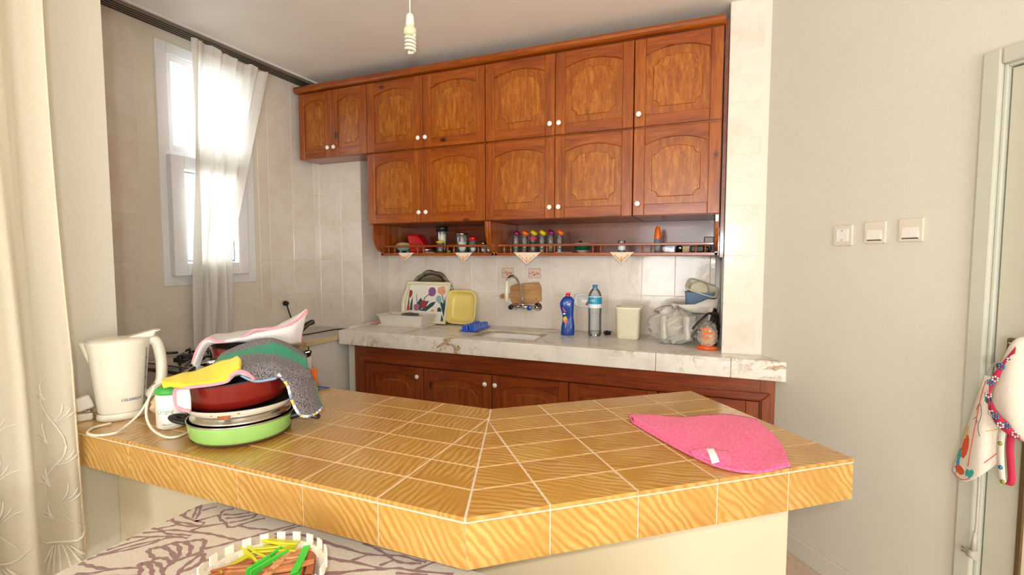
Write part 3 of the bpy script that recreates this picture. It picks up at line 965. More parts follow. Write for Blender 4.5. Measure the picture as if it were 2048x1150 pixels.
# socket and switches on the right wall
def wall_plate(name, label, cat, yc, zc_, kind):
    px, py = fromB(XR, yc)
    t = thing(name, label, cat, (px, py, zc_), DB + PI / 2)   # local -y... local +y points into the wall frame
    t.rotation_euler = (0, 0, DB - PI / 2)                    # local x runs along the wall, local -y faces the room
    MB().box(-0.0425, 0.0425, -0.008, 0, -0.042, 0.042).build('frame_plate', 'socket_plastic', t, bevel=0.004)
    if kind == 'socket':
        MB().box(-0.026, 0.026, -0.011, -0.008, -0.026, 0.026).build('insert', 'white_plastic', t, bevel=0.002)
        R = Matrix.Rotation(PI / 2, 3, 'X')
        MB().lathe([(0.021, 0.012), (0.020, 0.004), (0.0, 0.004)], 24, (0, 0, 0), rot=R).build('recess', 'white_plastic', t)
        for sx in (-0.009, 0.009):
            MB().lathe([(0.0028, 0.006), (0.0, 0.006)], 10, (sx, 0, 0), rot=R).build('pin_hole', 'print_dark', t)
        for sz in (-0.019, 0.019):
            MB().box(-0.004, 0.004, -0.0125, -0.005, sz - 0.003, sz + 0.003).build('earth_clip', 'steel', t)
    else:
        n = 1 if kind == 'single' else 2
        w = 0.056 / n
        for i in range(n):
            x0 = -0.028 + i * w
            MB().slab([(-0.0, -0.028), (0.003, 0.028), (-0.006, -0.026)], w - 0.001, 0, (x0, -0.008, 0), (0, 1, 0), (0, 0, 1)).build('rocker', 'white_plastic', t)
        MB().box(-0.028, 0.028, -0.0086, -0.008, -0.0315, -0.0285).build('shadow_gap', 'dark_gap', t)
    return t


wall_plate('wall_socket', 'white wall socket, leftmost of the three plates on the right wall', 'socket', 1.539, 1.460, 'socket')
wall_plate('light_switch', 'white single light switch in the middle of the three wall plates', 'switch', 1.408, 1.466, 'single')
wall_plate('light_switch', 'white double-rocker light switch nearest the door', 'switch', 1.279, 1.469, 'double')

# ================================================================ TILED BAR
AX, AY = -0.416, 0.785           # outer corner
IX, IY = -0.645, 1.398           # inner corner
BX1 = 1.1225                     # right end in frame B
BY0, BY1 = 0.871, 1.493          # front and back in frame B
XL = -1.779
bar = thing('tiled_bar', 'angled breakfast bar covered in glossy ochre tiles with white joints', 'counter')
e0, e1 = fromB(BX1, BY0), fromB(BX1, BY1)
outline = [(XL, AY), (AX, AY), e0, e1, (IX, IY), (XL, IY)]
MB().slab(inset(outline, 0.0012), 0.1008, 0, (0, 0, ZB - 0.102), (1, 0, 0), (0, 1, 0)).build('slab', 'grout_bar', bar)


def bar_piece(poly, o, U, W, t=0.008, g=0.0016, ang=0.0):
    if parea(poly) < 0.0012:
        return
    p = [poly[0]]
    for q in poly[1:]:
        if (Vector(q) - Vector(p[-1])).length > 0.004:
            p.append(q)
    if (Vector(p[0]) - Vector(p[-1])).length < 0.004:
        p.pop()
    ar = sum(p[i][0] * p[(i + 1) % len(p)][1] - p[(i + 1) % len(p)][0] * p[i][1] for i in range(len(p)))
    if ar < 0:
        p = p[::-1]
    MB().slab(inset(p, g), t, 0.0016, o, U, W, off=(random.uniform(0, 9), random.uniform(0, 9)) + (ang + random.uniform(-0.12, 0.12),), back=False).build('tile', 'ochre_tile', bar)


# mitre line from outer to inner corner: keep left part / right part
mx, my = IX - AX, IY - AY
la, lb = my, -mx                  # normal pointing right of the mitre
lc = la * AX + lb * AY
rows = [0.785 + 0.1022 * k for k in range(7)]
rows[-1] = IY
xj = [XL, -1.616, -1.416, -1.216, -1.016, -0.816, -0.616, -0.416]
for i in range(len(xj) - 1):
    for j in range(6):
        r0 = rows[j] - (0.003 if j == 0 else 0)
        poly = [(xj[i], r0), (xj[i + 1], r0), (xj[i + 1], rows[j + 1]), (xj[i], rows[j + 1])]
        bar_piece(clip(poly, la, lb, lc), (0, 0, ZB - 0.008), (1, 0, 0), (0, 1, 0), ang=0.55)
# fascia, left run (faces -y)
for i in range(len(xj) - 1):
    bar_piece([(xj[i], 0.785), (xj[i + 1] + 0.001, 0.785), (xj[i + 1] + 0.001, 0.8775), (xj[i], 0.8775)], (0, AY + 0.007, 0), (1, 0, 0), (0, 0, 1))
# right run in frame B
UB, WB = (CB, SB, 0), (-SB, CB, 0)
aB = (CB * AX + SB * AY, -SB * AX + CB * AY)
iB = (CB * IX + SB * IY, -SB * IX + CB * IY)
mbx, mby = iB[0] - aB[0], iB[1] - aB[1]
ra, rb_ = -mby, mbx
rc = ra * aB[0] + rb_ * aB[1]
rowsB = [BY0 + 0.1037 * k for k in range(7)]
rowsB[-1] = BY1
xb = [0.142, 0.338, 0.534, 0.730, 0.926, BX1]
xbt = [0.142, 0.338, 0.534, 0.730, 0.926, BX1]
for i in range(len(xbt) - 1):
    for j in range(6):
        r0 = rowsB[j] - (0.003 if j == 0 else 0)
        poly = [(xbt[i], r0), (xbt[i + 1], r0), (xbt[i + 1], rowsB[j + 1]), (xbt[i], rowsB[j + 1])]
        bar_piece(clip(poly, ra, rb_, rc), (0, 0, ZB - 0.008), UB, WB, ang=-0.25)
xf = [aB[0] - 0.001] + xb[1:]
of = fromB(0, BY0 + 0.007)
for i in range(len(xf) - 1):
    bar_piece([(xf[i], 0.785), (xf[i + 1], 0.785), (xf[i + 1], 0.8775), (xf[i], 0.8775)], (of[0], of[1], 0), UB, (0, 0, 1))
# end fascia
oe = fromB(BX1 - 0.007, BY0)
for i in range(3):
    w0, w1 = i * 0.2074, (i + 1) * 0.2074
    bar_piece([(w0, 0.785), (w1, 0.785), (w1, 0.8775), (w0, 0.8775)], (oe[0], oe[1], 0), WB, (0, 0, 1))
# plastered pedestal
f0, b0 = 0.165, 0.30
pa = fromB(1.105, BY0 + f0); pb = fromB(1.105, BY1 - b0 + 0.1)
ax2, ay2 = AX + (IX - AX) * f0 / (IY - AY), AY + f0
ix2, iy2 = AX + (IX - AX) * 0.68, AY + (IY - AY) * 0.68
MB().slab([(XL, ay2), (ax2, ay2), pa, pb, (ix2, iy2), (XL, iy2)], ZB - 0.102, 0, (0, 0, 0), (1, 0, 0), (0, 1, 0)).build('pedestal', 'cream_paint', bar, bevel=0.004)


# ================================================================ WALL CABINETS
def door_mesh_set(w, h, base=False):
    """meshes of a framed door: local x 0..w, z 0..h, front at y = 0 (facing -y)"""
    sv, sh = ('shaded_pine_vertical', 'shaded_pine_horizontal') if base else ('pine_vertical', 'pine_horizontal')
    pn, fd = ('shaded_panel', 'shaded_panel') if base else ('oak_panel', 'oak_field')
    st = 0.058 if w > 0.35 else 0.048
    br, tr, rise = 0.06, 0.088, 0.034
    t = 0.02
    m = MB()

    def bar_(x0, x1, z0, z1, mi):
        m.slab([(x0, z0), (x1, z0), (x1, z1), (x0, z1)], t, 0.0025, (0, t, 0), (1, 0, 0), (0, 0, 1), mi)
    g = 0.0015
    bar_(g, st, g, h - g, 0)
    bar_(w - st, w - g, g, h - g, 0)
    bar_(st + 0.0004, w - st - 0.0004, g, br, 1)
    arch = [(st + (w - 2 * st) * i / 12, h - tr + rise * math.sin(PI * i / 12) ** 0.8) for i in range(13)]
    m.slab(arch + [(w - st - 0.0004, h - g), (st + 0.0004, h - g)], t, 0.0025, (0, t, 0), (1, 0, 0), (0, 0, 1), 1)
    p = MB()
    a2 = [(st - 0.004 + (w - 2 * st + 0.008) * i / 12, h - tr + 0.004 + rise * math.sin(PI * i / 12) ** 0.8) for i in range(12, -1, -1)]
    p.slab([(st - 0.004, br - 0.004), (w - st + 0.004, br - 0.004)] + a2, 0.008, 0, (0, t - 0.001, 0), (1, 0, 0), (0, 0, 1))
    f = MB()
    q = 0.036 if w > 0.35 else 0.026
    x0, x1, z0 = st + q, w - st - q, br + q
    zt = h - tr - q + 0.012
    r = 0.032 if w > 0.35 else 0.022

    def notch(cx, cz, a0, a1):
        return [(cx + r * math.cos(math.radians(a0 + (a1 - a0) * i / 4)), cz + r * math.sin(math.radians(a0 + (a1 - a0) * i / 4))) for i in range(5)]
    poly = notch(x0, z0, 90, 0) + notch(x1, z0, 180, 90)
    poly += [(c[0], c[1]) for c in notch(x1, zt, 270, 180)]
    poly += [(x1 - r + (x0 + 2 * r - x1) * i / 6, zt + 0.016 * math.sin(PI * i / 6)) for i in range(1, 6)]
    poly += notch(x0, zt, 0, -90)
    f.slab(poly, 0.006, 0.003, (0, t - 0.009, 0), (1, 0, 0), (0, 0, 1))
    return m.mesh('door', [sv, sh]), p.mesh('panel', pn), f.mesh('raised_field', fd)


KN = MB().lathe([(0.006, 0), (0.006, 0.008), (0.0135, 0.013), (0.0145, 0.018), (0.012, 0.022), (0.0095, 0.0225), (0.009, 0.0235), (0.005, 0.0245), (0.0, 0.0247)], 18, rot=Matrix.Rotation(PI / 2, 3, 'X')).mesh('knob', 'knob_china')
DOORC = {}


def add_door(parent, x, z, w, h, y, knob=None, base=False):
    key = (round(w, 3), round(h, 3), base)
    if key not in DOORC:
        DOORC[key] = door_mesh_set(w, h, base)
    a, b, c = DOORC[key]
    d = bpy.data.objects.new('door', a)
    COL.objects.link(d)
    d.parent = parent
    d.location = (x, y, z)
    for nm, me in (('panel', b), ('raised_field', c)):
        o = bpy.data.objects.new(nm, me)
        COL.objects.link(o)
        o.parent = d
    if knob:
        k = bpy.data.objects.new('knob', KN)
        COL.objects.link(k)
        k.parent = d
        k.location = (knob[0], 0, knob[1])
    return d


YF = 2.66
ZU0, ZU1, ZL0, ZL1 = 2.048, 2.494, 1.588, 2.040
def cab_unit(label, x0, x1, n, knobs, rows=2, depth=0.486, zl=ZL0):
    t = thing('wall_cabinet', label, 'cabinet', (x0, YF, zl), group='varnished wall cabinets')
    W = x1 - x0
    hh = ZU1 + 0.01 - zl
    m = MB()
    m.box(0.002, 0.02, 0.021, depth, 0, hh)
    m.box(W - 0.02, W - 0.002, 0.021, depth, 0, hh)
    m.box(0.02, W - 0.02, 0.021, depth, 0.0, 0.018)
    m.box(0.02, W - 0.02, 0.021, depth, hh - 0.018, hh)
    m.box(0.02, W - 0.02, depth - 0.006, depth, 0.018, hh - 0.018)
    if rows == 2:
        m.box(0.02, W - 0.02, 0.021, depth - 0.006, ZU0 - zl - 0.012, ZU0 - zl + 0.006)
    m.build('carcass', 'pine_horizontal', t)
    w = W / n
    for i in range(n):
        kx = {'r': w - 0.026, 'l': 0.026}[knobs[i]]
        add_door(t, i * w, ZU0 - zl, w, ZU1 - ZU0, 0, (kx, 0.062))
        if rows == 2:
            add_door(t, i * w, ZL0 - zl, w, ZL1 - ZL0, 0, (kx, 0.062))
    return t


cab_unit('short wall cabinet with two narrow arched doors in the left corner under the cornice', -2.70, -2.122, 2, 'rl', 1, 0.192, 2.048)
cab_unit('wall cabinet with four arched doors, next to the short corner cabinet', -2.120, -1.264, 2, 'rl')
cab_unit('wall cabinet with four arched doors, in the middle above the spice jars', -1.262, -0.404, 2, 'rl')
cab_unit('wall cabinet one door wide, two doors high, beside the tiled pillar', -0.402, 0.024, 1, 'l')
# cornice above the doors
m = MB()
prof = [(0.0, 0.0), (-0.012, 0.004), (-0.020, 0.014), (-0.022, 0.028), (-0.016, 0.040), (0.0, 0.046), (0.05, 0.046), (0.05, 0.0)]
m.slab([(y, z) for (y, z) in prof], 2.752, 0, (-2.722, YF, ZU1 + 0.008), (0, 1, 0), (0, 0, 1))
o = m.build('cornice', 'pine_horizontal')
tag(o, 'long rounded pine cornice running along the top of the wall cabinets', 'cornice')


# ---------------------------------------------------------------- open shelves under the wall cabinets
def bracket(x0, x1):
    """curved side board: profile in (y, z)"""
    pts = [(2.690, 1.587)] + [(2.690 + 0.10 * (1 - math.cos(PI / 2 * i / 8)) , 1.587 - 0.185 * math.sin(PI / 2 * i / 8)) for i in range(1, 9)] + [(2.79, 1.378), (3.15, 1.378), (3.15, 1.587)]
    return MB().slab(pts, x1 - x0, 0, (x0, 0, 0), (0, 1, 0), (0, 0, 1))


SPIN = MB().lathe([(0.0055, 0), (0.0055, 0.004), (0.003, 0.008), (0.0065, 0.016), (0.0072, 0.020), (0.0035, 0.028), (0.003, 0.031), (0.005, 0.035), (0.005, 0.038)], 10).mesh('spindle', 'pine_vertical')


def open_shelf(label, x0, x1, sides, spins):
    t = thing('open_shelf', label, 'shelf', (0, 0, 0), group='open shelves under the cabinets')
    MB().box(x0, x1, 2.79, 3.15, 1.378, 1.397).build('shelf_board', 'pine_horizontal', t, bevel=0.003)
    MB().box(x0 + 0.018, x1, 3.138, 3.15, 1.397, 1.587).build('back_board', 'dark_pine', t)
    for (a, b) in sides:
        bracket(a, b).build('side_bracket', 'pine_vertical', t, bevel=0.002)
    MB().box(x0 + 0.022, x1 - 0.02, 2.792, 2.808, 1.435, 1.449).build('gallery_rail', 'pine_horizontal', t, bevel=0.003)
    for s in spins:
        o = bpy.data.objects.new('spindle', SPIN)
        COL.objects.link(o)
        o.parent = t
        o.location = (s, 2.80, 1.397)
    return t


open_shelf('short open shelf with turned gallery rail holding the red pan and salt jar', -2.12, -1.264, [(-2.12, -2.102), (-1.282, -1.2645)], [-2.061, -2.011, -1.828, -1.784, -1.60, -1.554, -1.378, -1.331])
open_shelf('long open shelf with turned gallery rail holding the coloured spice jars', -1.262, 0.022, [(-1.2635, -1.246), (0.004, 0.022)], [-1.199, -1.155, -0.923, -0.875, -0.644, -0.598, -0.364, -0.317, -0.087, -0.04])
# dark strip painting the shade in the gap between the cabinets and the pillar
o = MB().box(0.030, 0.046, 2.70, 3.16, 1.37, 2.54).build('gap_shade_strip', 'dark_pine')
tag(o, 'dark narrow strip standing for the shaded gap between cabinets and tiled pillar', 'filler')

# ================================================================ MARBLE WORKTOP + SINK
wk = thing('marble_worktop', 'thick veined white marble worktop with a set-in sink', 'worktop', (0, 0, 0))
Y0, Y1, X0 = 2.572, 3.168, -2.311
xe0 = (XR - SB * Y0) / CB - 0.003
xe1 = (XR - SB * 2.69) / CB - 0.003
# slab pieces round the sink opening
SX0, SX1, SY0, SY1 = -1.40, -0.955, 2.70, 2.985
zt = ZM
def mslab(poly, z0, z1):
    return MB().slab(poly, z1 - z0, 0.003, (0, 0, z0), (1, 0, 0), (0, 1, 0))
m = MB()
for poly in ([(X0, Y0 + 0.03), (SX0, Y0 + 0.03), (SX0, Y1), (X0, Y1)],
             [(SX0, Y0 + 0.03), (SX1, Y0 + 0.03), (SX1, SY0), (SX0, SY0)],
             [(SX0, SY1), (SX1, SY1), (SX1, Y1), (SX0, Y1)],
             [(SX1, Y0 + 0.03), (0.05, Y0 + 0.03), (0.05, Y1), (SX1, Y1)],
             [(0.05, Y0 + 0.03), (xe0 - 0.024, Y0 + 0.03), (xe1, 2.69), (0.05, 2.69)]):
    m.slab(poly, 0.028, 0, (0, 0, zt - 0.028), (1, 0, 0), (0, 1, 0))
m.build('top_slab', 'marble', wk)
for a, b in ((X0, -0.262), (-0.2605, 0.0905), (0.092, xe0)):
    MB().box(a, b, Y0, Y0 + 0.0295, zt - 0.094, zt).build('front_strip', 'marble', wk, bevel=0.004)
MB().box(X0 - 0.0, X0 + 0.028, Y0 + 0.03, 2.85, zt - 0.094, zt - 0.0285).build('end_strip', 'marble', wk)
# rounded stone bead along the left edge
m = MB()
m.tube([(-2.30, 2.66, zt + 0.002), (-2.30, 2.80, zt + 0.004), (-2.30, 3.0, zt + 0.005), (-2.315, 3.15, zt + 0.005)], 0.012, 8)
m.build('edge_bead', 'marble', wk)
# recessed drip ledge and white basin
m = MB()
NS = 40
def sup(cx, cy, a, b, e, z, n=NS):
    out = []
    for i in range(n):
        q = 2 * PI * i / n
        c, s = math.cos(q), math.sin(q)
        out.append(Vector((cx + a * math.copysign(abs(c) ** (2 / e), c), cy + b * math.copysign(abs(s) ** (2 / e), s), z)))
    return out
cx, cy = (SX0 + SX1) / 2, (SY0 + SY1) / 2
hw, hd = (SX1 - SX0) / 2, (SY1 - SY0) / 2
m.grid([sup(cx, cy, hw, hd, 12, zt - 0.002), sup(cx, cy, hw, hd, 12, zt - 0.012), sup(cx + 0.012, cy - 0.005, hw - 0.045, hd - 0.035, 5, zt - 0.013)], wrap=True, smooth=False)
m.build('drip_ledge', 'mould_stain', wk)
m = MB()
m.grid([sup(cx + 0.012, cy - 0.005, hw - 0.044, hd - 0.034, 5, zt - 0.011), sup(cx + 0.012, cy - 0.005, hw - 0.05, hd - 0.04, 5, zt - 0.02), sup(cx + 0.012, cy - 0.005, hw - 0.06, hd - 0.05, 4, zt - 0.12), sup(cx + 0.012, cy - 0.005, hw - 0.10, hd - 0.08, 3, zt - 0.15), sup(cx + 0.012, cy - 0.005, 0.012, 0.012, 2, zt - 0.155)], wrap=True)
m.build('basin', 'sink_white', wk, solid=0.004)

# ================================================================ BASE CABINETS
YB_ = 2.622
bc = thing('base_cabinet', 'long pine base cabinet in shade-darkened colour with five arched doors under the marble', 'cabinet', (0, 0, 0))
zt2 = ZM - 0.0945
m = MB()
xr2 = 0.318
m.box(-2.222, -2.135, YB_, YB_ + 0.02, 0.1, zt2, 0)
m.box(0.226, xr2, YB_, YB_ + 0.02, 0.1, zt2, 0)
m.box(-2.135, 0.226, YB_, YB_ + 0.02, 0.672, zt2, 1)
m.box(-2.135, 0.226, YB_, YB_ + 0.02, 0.1, 0.14, 1)
m.build('face_frame', ['shaded_pine_vertical', 'shaded_pine_horizontal'], bc, bevel=0.002)
# raised moulding round the opening
m = MB()
m.slab([(-2.165, 0.702), (-2.135, 0.672), (0.226, 0.672), (0.268, 0.714), (-2.165, 0.714)][0:0] + [(-2.176, 0.716), (-2.141, 0.678), (0.232, 0.678), (0.270, 0.716)], 0.012, 0.004, (0, YB_, 0), (1, 0, 0), (0, 0, 1), 1)
m.slab([(0.270, 0.716), (0.232, 0.678), (0.232, 0.12), (0.270, 0.12)], 0.012, 0.004, (0, YB_, 0), (1, 0, 0), (0, 0, 1), 0)
m.slab([(-2.176, 0.716), (-2.176, 0.12), (-2.141, 0.12), (-2.141, 0.678)], 0.012, 0.004, (0, YB_, 0), (1, 0, 0), (0, 0, 1), 0)
m.build('frame_moulding', ['shaded_pine_vertical', 'shaded_pine_horizontal'], bc)
m = MB()
m.box(-2.222, -2.2, YB_ + 0.021, 3.15, 0.0, zt2)
m.box(0.0, 0.02, YB_ + 0.021, 3.15, 0.0, zt2)
m.box(-2.2, 0.2, YB_ + 0.06, YB_ + 0.08, 0.0, 0.1)
m.box(-2.2, 0.0, 3.13, 3.15, 0.0, zt2)
m.build('carcass', 'shaded_pine_horizontal', bc)
xd = [-2.133, -1.681, -1.205, -0.732, -0.252, 0.224]
kn = ['r', 'r', 'l', 'r', 'l']
for i in range(5):
    w = xd[i + 1] - xd[i]
    kx = {'r': w - 0.040, 'l': 0.026}[kn[i]]
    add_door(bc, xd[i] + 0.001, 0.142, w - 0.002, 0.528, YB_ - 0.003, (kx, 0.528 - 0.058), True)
# white plastered end cheek on the left of the base cabinet
o = MB().box(-2.285, -2.224, 2.64, 3.15, 0, ZM - 0.095).build('end_cheek', 'wall_paint')
tag(o, 'narrow white plastered cheek at the left end of the base cabinet', 'support')

# ================================================================ LOW WHITE UNIT + HOB IN THE LEFT CORNER
u = thing('low_unit', 'low white corner unit with grey top and beige front edge', 'cabinet', (0, 0, 0))
MB().box(-2.764, -2.338, 2.32, 2.848, 0.0, 0.82).build('body', 'white_laminate', u, bevel=0.003)
MB().box(-2.764, -2.316, 2.304, 2.848, 0.821, 0.846).build('top', 'grey_laminate', u)
MB().box(-2.764, -2.316, 2.297, 2.3035, 0.818, 0.847).build('front_edge', 'beige_edge', u, bevel=0.001)
MB().box(-2.3155, -2.3125, 2.297, 2.56, 0.818, 0.847).build('side_edge', 'beige_edge', u)
MB().box(-2.374, -2.338, 2.297, 2.319, 0.05, 0.815).build('door_edge', 'beige_edge', u)
MB().tube([(-2.336, 2.33, 0.30), (-2.336, 2.33, 0.81)], 0.005, 8).build('steel_rod', 'steel', u)

hb = thing('gas_hob', 'black gas cooker with cast pan supports behind the pots', 'cooker', (0, 0, 0))
MB().box(-2.62, -2.06, 1.46, 2.08, 0.0, 0.835).build('body', 'white_laminate', hb, bevel=0.004)
MB().box(-2.62, -2.06, 1.455, 2.08, 0.836, 0.852).build('hob_plate', 'black_enamel', hb, bevel=0.004)
MB().box(-2.58, -2.10, 1.52, 2.02, 0.8525, 0.856).build('steel_pan', 'steel', hb, bevel=0.002)
for bx_ in (-2.46, -2.22):
    for by_ in (1.64, 1.90):
        MB().lathe([(0.0, 0.856), (0.05, 0.856), (0.05, 0.866), (0.036, 0.870), (0.034, 0.878), (0.0, 0.879)], 20, (bx_, by_, 0)).build('burner', 'black_plastic', hb)
        for k in range(4):
            q = k * PI / 2 + PI / 4
            c, s = math.cos(q), math.sin(q)
            MB().tube([(bx_ + 0.115 * c, by_ + 0.115 * s, 0.857), (bx_ + 0.11 * c, by_ + 0.11 * s, 0.892), (bx_ + 0.03 * c, by_ + 0.03 * s, 0.892)], 0.006, 6).build('pan_support', 'black_enamel', hb)

# ================================================================ CURTAIN RAIL, CURTAINS, LAMP
r = thing('curtain_rail', 'grey grooved ceiling curtain rail above the kitchen window', 'curtain rail', (0, 0, 0))
MB().box(-2.764, -2.665, 0.985, 2.80, 2.588, H_CEIL - 0.0005).build('rail_body', 'rail_metal', r, bevel=0.002)
for k in range(4):
    x = -2.75 + 0.024 * k
    MB().box(x - 0.004, x + 0.004, 0.99, 2.79, 2.5865, 2.588).build('groove', 'dark_gap', r)
MB().box(-2.664, -2.648, 0.985, 2.80, 2.602, H_CEIL - 0.0005).build('edge_strip', 'pvc_white', r)

# sheer kitchen curtain: pinned at the rail, drawn in to a narrow fall on the left
nz, ny = 60, 90
def cur_edges(z):
    yl = 1.90 - 0.045 * (2.57 - z) / 1.75
    t = max(0.0, 2.57 - z)
    if t < 1.15:
        yr = 2.40 - 0.315 * (t / 1.15) ** 1.05
    else:
        yr = 2.085 - 0.02 * (t - 1.15)
    return yl, yr


def curtain_rows(u0, u1, xoff, topz):
    out = []
    for i in range(nz + 1):
        v = i / nz
        row = []
        for j in range(ny + 1):
            u = u0 + (u1 - u0) * j / ny
            z = topz(u) + (0.82 - topz(u)) * v
            yl, yr = cur_edges(z)
            y = yl + (yr - yl) * u
            amp = 0.012 + 0.014 * min(1, v * 2)
            x = xoff + amp * math.sin(u * 26 + 0.6 * math.sin(v * 5)) + 0.006 * math.sin(u * 61 + v * 4)
            y += 0.006 * math.sin(u * 40 + v * 7)
            row.append((x, y, z))
        out.append(row)
    return out


def sag(u):
    s = 0.0
    for c, wd, dp in ((0.36, 0.05, 0.018), (0.62, 0.16, 0.03), (0.92, 0.10, 0.028)):
        s += dp * math.exp(-((u - c) / wd) ** 2)
    return 2.578 - s


sc = thing('sheer_curtain', 'thin white curtain hanging in front of the kitchen window', 'curtain', (0, 0, 0))
MB().grid(curtain_rows(0, 1, -2.69, sag)).build('cloth', 'sheer_curtain', sc)
MB().grid([[(p[0] + 0.003, p[1], p[2]) for p in r_] for r_ in curtain_rows(0, 1, -2.69, sag)[:3]]).build('heading_tape', 'sheer_curtain', sc)
MB().grid([[(p[0] + 0.002, p[1], p[2]) for p in r_] for r_ in curtain_rows(0, 0.085, -2.69, sag)]).build('side_hem', 'sheer_curtain', sc)

# big lace curtain on the left wall
def lace_pt(s, v):
    """s runs along the wall from the right edge towards the camera, v from the ceiling down"""
    z = 2.58 + (0.475 - 2.58) * v
    y = 0.752 - s - 0.016 * math.sin(min(1, v * 1.4) * PI) * math.exp(-s * 6) + 0.012 * v
    x = -1.625 + (0.012 + 0.022 * v) * math.sin(s * 62 + 1.1 + 0.5 * math.sin(v * 3)) + 0.006 * math.sin(s * 151 + v * 6)
    z -= 0.014 * abs(math.sin(s * 30)) * (1 if v > 0.97 else 0)
    return Vector((x, y, z))


lc = thing('lace_curtain', 'cream lace curtain with embroidered leaves along the left wall', 'curtain', (0, 0, 0))
ns, nv = 220, 70
MB().grid([[lace_pt(1.9 * j / ns, i / nv) for j in range(ns + 1)] for i in range(nv + 1)]).build('cloth', 'lace_curtain', lc)


def emb(path, w, name='embroidery'):
    """raised satin stitch following the cloth"""
    pts = spline([(a, b, 0) for a, b in path], 5)
    P = []
    for q in pts:
        p = lace_pt(q.x, q.y)
        d1 = lace_pt(q.x + 0.002, q.y) - lace_pt(q.x - 0.002, q.y)
        nrm = Vector((0, 0, 1)).cross(d1).normalized()
        if nrm.x < 0:
            nrm = -nrm
        P.append(p + nrm * 0.002)
    k = len(P)
    rad = [w * (0.35 + 0.65 * math.sin(PI * min(1, max(0.05, i / (k - 1))))) for i in range(k)]
    return MB().tube(P, rad, 6, flat=0.6).build(name, 'embroidery', lc)


def v_of(z):
    return (2.58 - z) / (2.58 - 0.475)


for s0 in (0.035, 0.155, 0.275):
    zb = 0.60
    for k in range(7):                      # scallop fan
        a = math.radians(-60 + 20 * k)
        emb([(s0 + 0.012 * math.sin(a), v_of(zb - 0.012)), (s0 + 0.030 * math.sin(a), v_of(zb - 0.05 * math.cos(a) - 0.015)), (s0 + 0.042 * math.sin(a), v_of(zb - 0.085 * math.cos(a) - 0.01))], 0.0042)
    emb([(s0 - 0.045, v_of(zb + 0.03)), (s0 - 0.02, v_of(zb)), (s0 + 0.02, v_of(zb)), (s0 + 0.045, v_of(zb + 0.03))], 0.004)
    for (dz, sg, ln) in ((0.06, 1, 0.05), (0.10, -1, 0.06), (0.15, 1, 0.06), (0.21, -1, 0.055), (0.27, 1, 0.06), (0.33, -1, 0.05), (0.39, 1, 0.045)):
        for e in (0.0, 0.45, 0.9):
            emb([(s0 + sg * 0.004, v_of(zb + dz)), (s0 + sg * (0.012 + 0.016 * e), v_of(zb + dz + ln * (0.55 - 0.2 * e))), (s0 + sg * (0.014 + 0.028 * e), v_of(zb + dz + ln * (1.0 - 0.55 * e)))], 0.0034)
    emb([(s0 - 0.03, v_of(zb + 0.03)), (s0 + 0.02, v_of(zb + 0.14)), (s0 - 0.015, v_of(zb + 0.26)), (s0 + 0.015, v_of(zb + 0.40)), (s0, v_of(zb + 0.46))], 0.0028)
edge = [lace_pt(0.0, i / 60) for i in range(61)] + [lace_pt(0.5 * i / 80, 1.0) for i in range(1, 81)]
MB().tube([p + Vector((0.001, 0.001, 0)) for p in edge], 0.0026, 5).build('edge_hem', 'cream_lace', lc)

lp = thing('pendant_lamp', 'bare spiral energy-saving bulb hanging from the ceiling on a white cord', 'lamp', (-1.20, 1.80, 0))
MB().tube([(0, 0, H_CEIL - 0.001), (0.001, 0, 2.5), (0, 0, 2.388)], 0.0032, 8).build('cord', 'white_plastic', lp)
MB().lathe([(0.004, 2.392), (0.012, 2.388), (0.017, 2.376), (0.0185, 2.35), (0.019, 2.338), (0.0, 2.338)], 20).build('lamp_holder', 'white_plastic', lp)
MB().lathe([(0.016, 2.340), (0.018, 2.335), (0.026, 2.328), (0.027, 2.312), (0.024, 2.302), (0.0, 2.300)], 22).build('bulb_base', 'bulb_base', lp)
sp = []
for i in range(150):
    q = i / 149
    a = q * 4.5 * 2 * PI
    rr = 0.0195 if q < 0.9 else 0.0195 * (1 - (q - 0.9) / 0.1 * 0.7)
    sp.append((rr * math.cos(a), rr * math.sin(a), 2.300 - 0.068 * q))
MB().tube(sp, 0.0062, 8).build('spiral_tube', 'lamp_glass', lp)

# black plug and cable by the window wall
pg = thing('black_plug_cable', 'black plug in the tiled window wall with its cable crossing the low unit', 'cable', (0, 0, 0))
MB().lathe([(0.0, 0), (0.017, 0.0), (0.018, 0.02), (0.012, 0.034), (0.0, 0.036)], 16, (-2.769, 2.552, 1.047), rot=Matrix.Rotation(PI / 2, 3, 'Y')).build('plug', 'black_plastic', pg)
MB().tube(spline([(-2.742, 2.552, 1.035), (-2.740, 2.560, 1.0), (-2.735, 2.575, 0.95), (-2.72, 2.59, 0.90), (-2.70, 2.57, 0.855), (-2.62, 2.50, 0.851), (-2.53, 2.47, 0.851), (-2.47, 2.56, 0.858), (-2.42, 2.66, 0.866), (-2.36, 2.74, 0.862), (-2.33, 2.76, 0.853)], 8), 0.0045, 8).build('cable', 'dark_cable', pg)
MB().box(-2.7695, -2.765, 2.51, 2.595, 1.005, 1.09).build('socket_plate', 'socket_plastic', pg, bevel=0.002)


# ================================================================ ON THE OPEN SHELVES
ZS = 1.3975


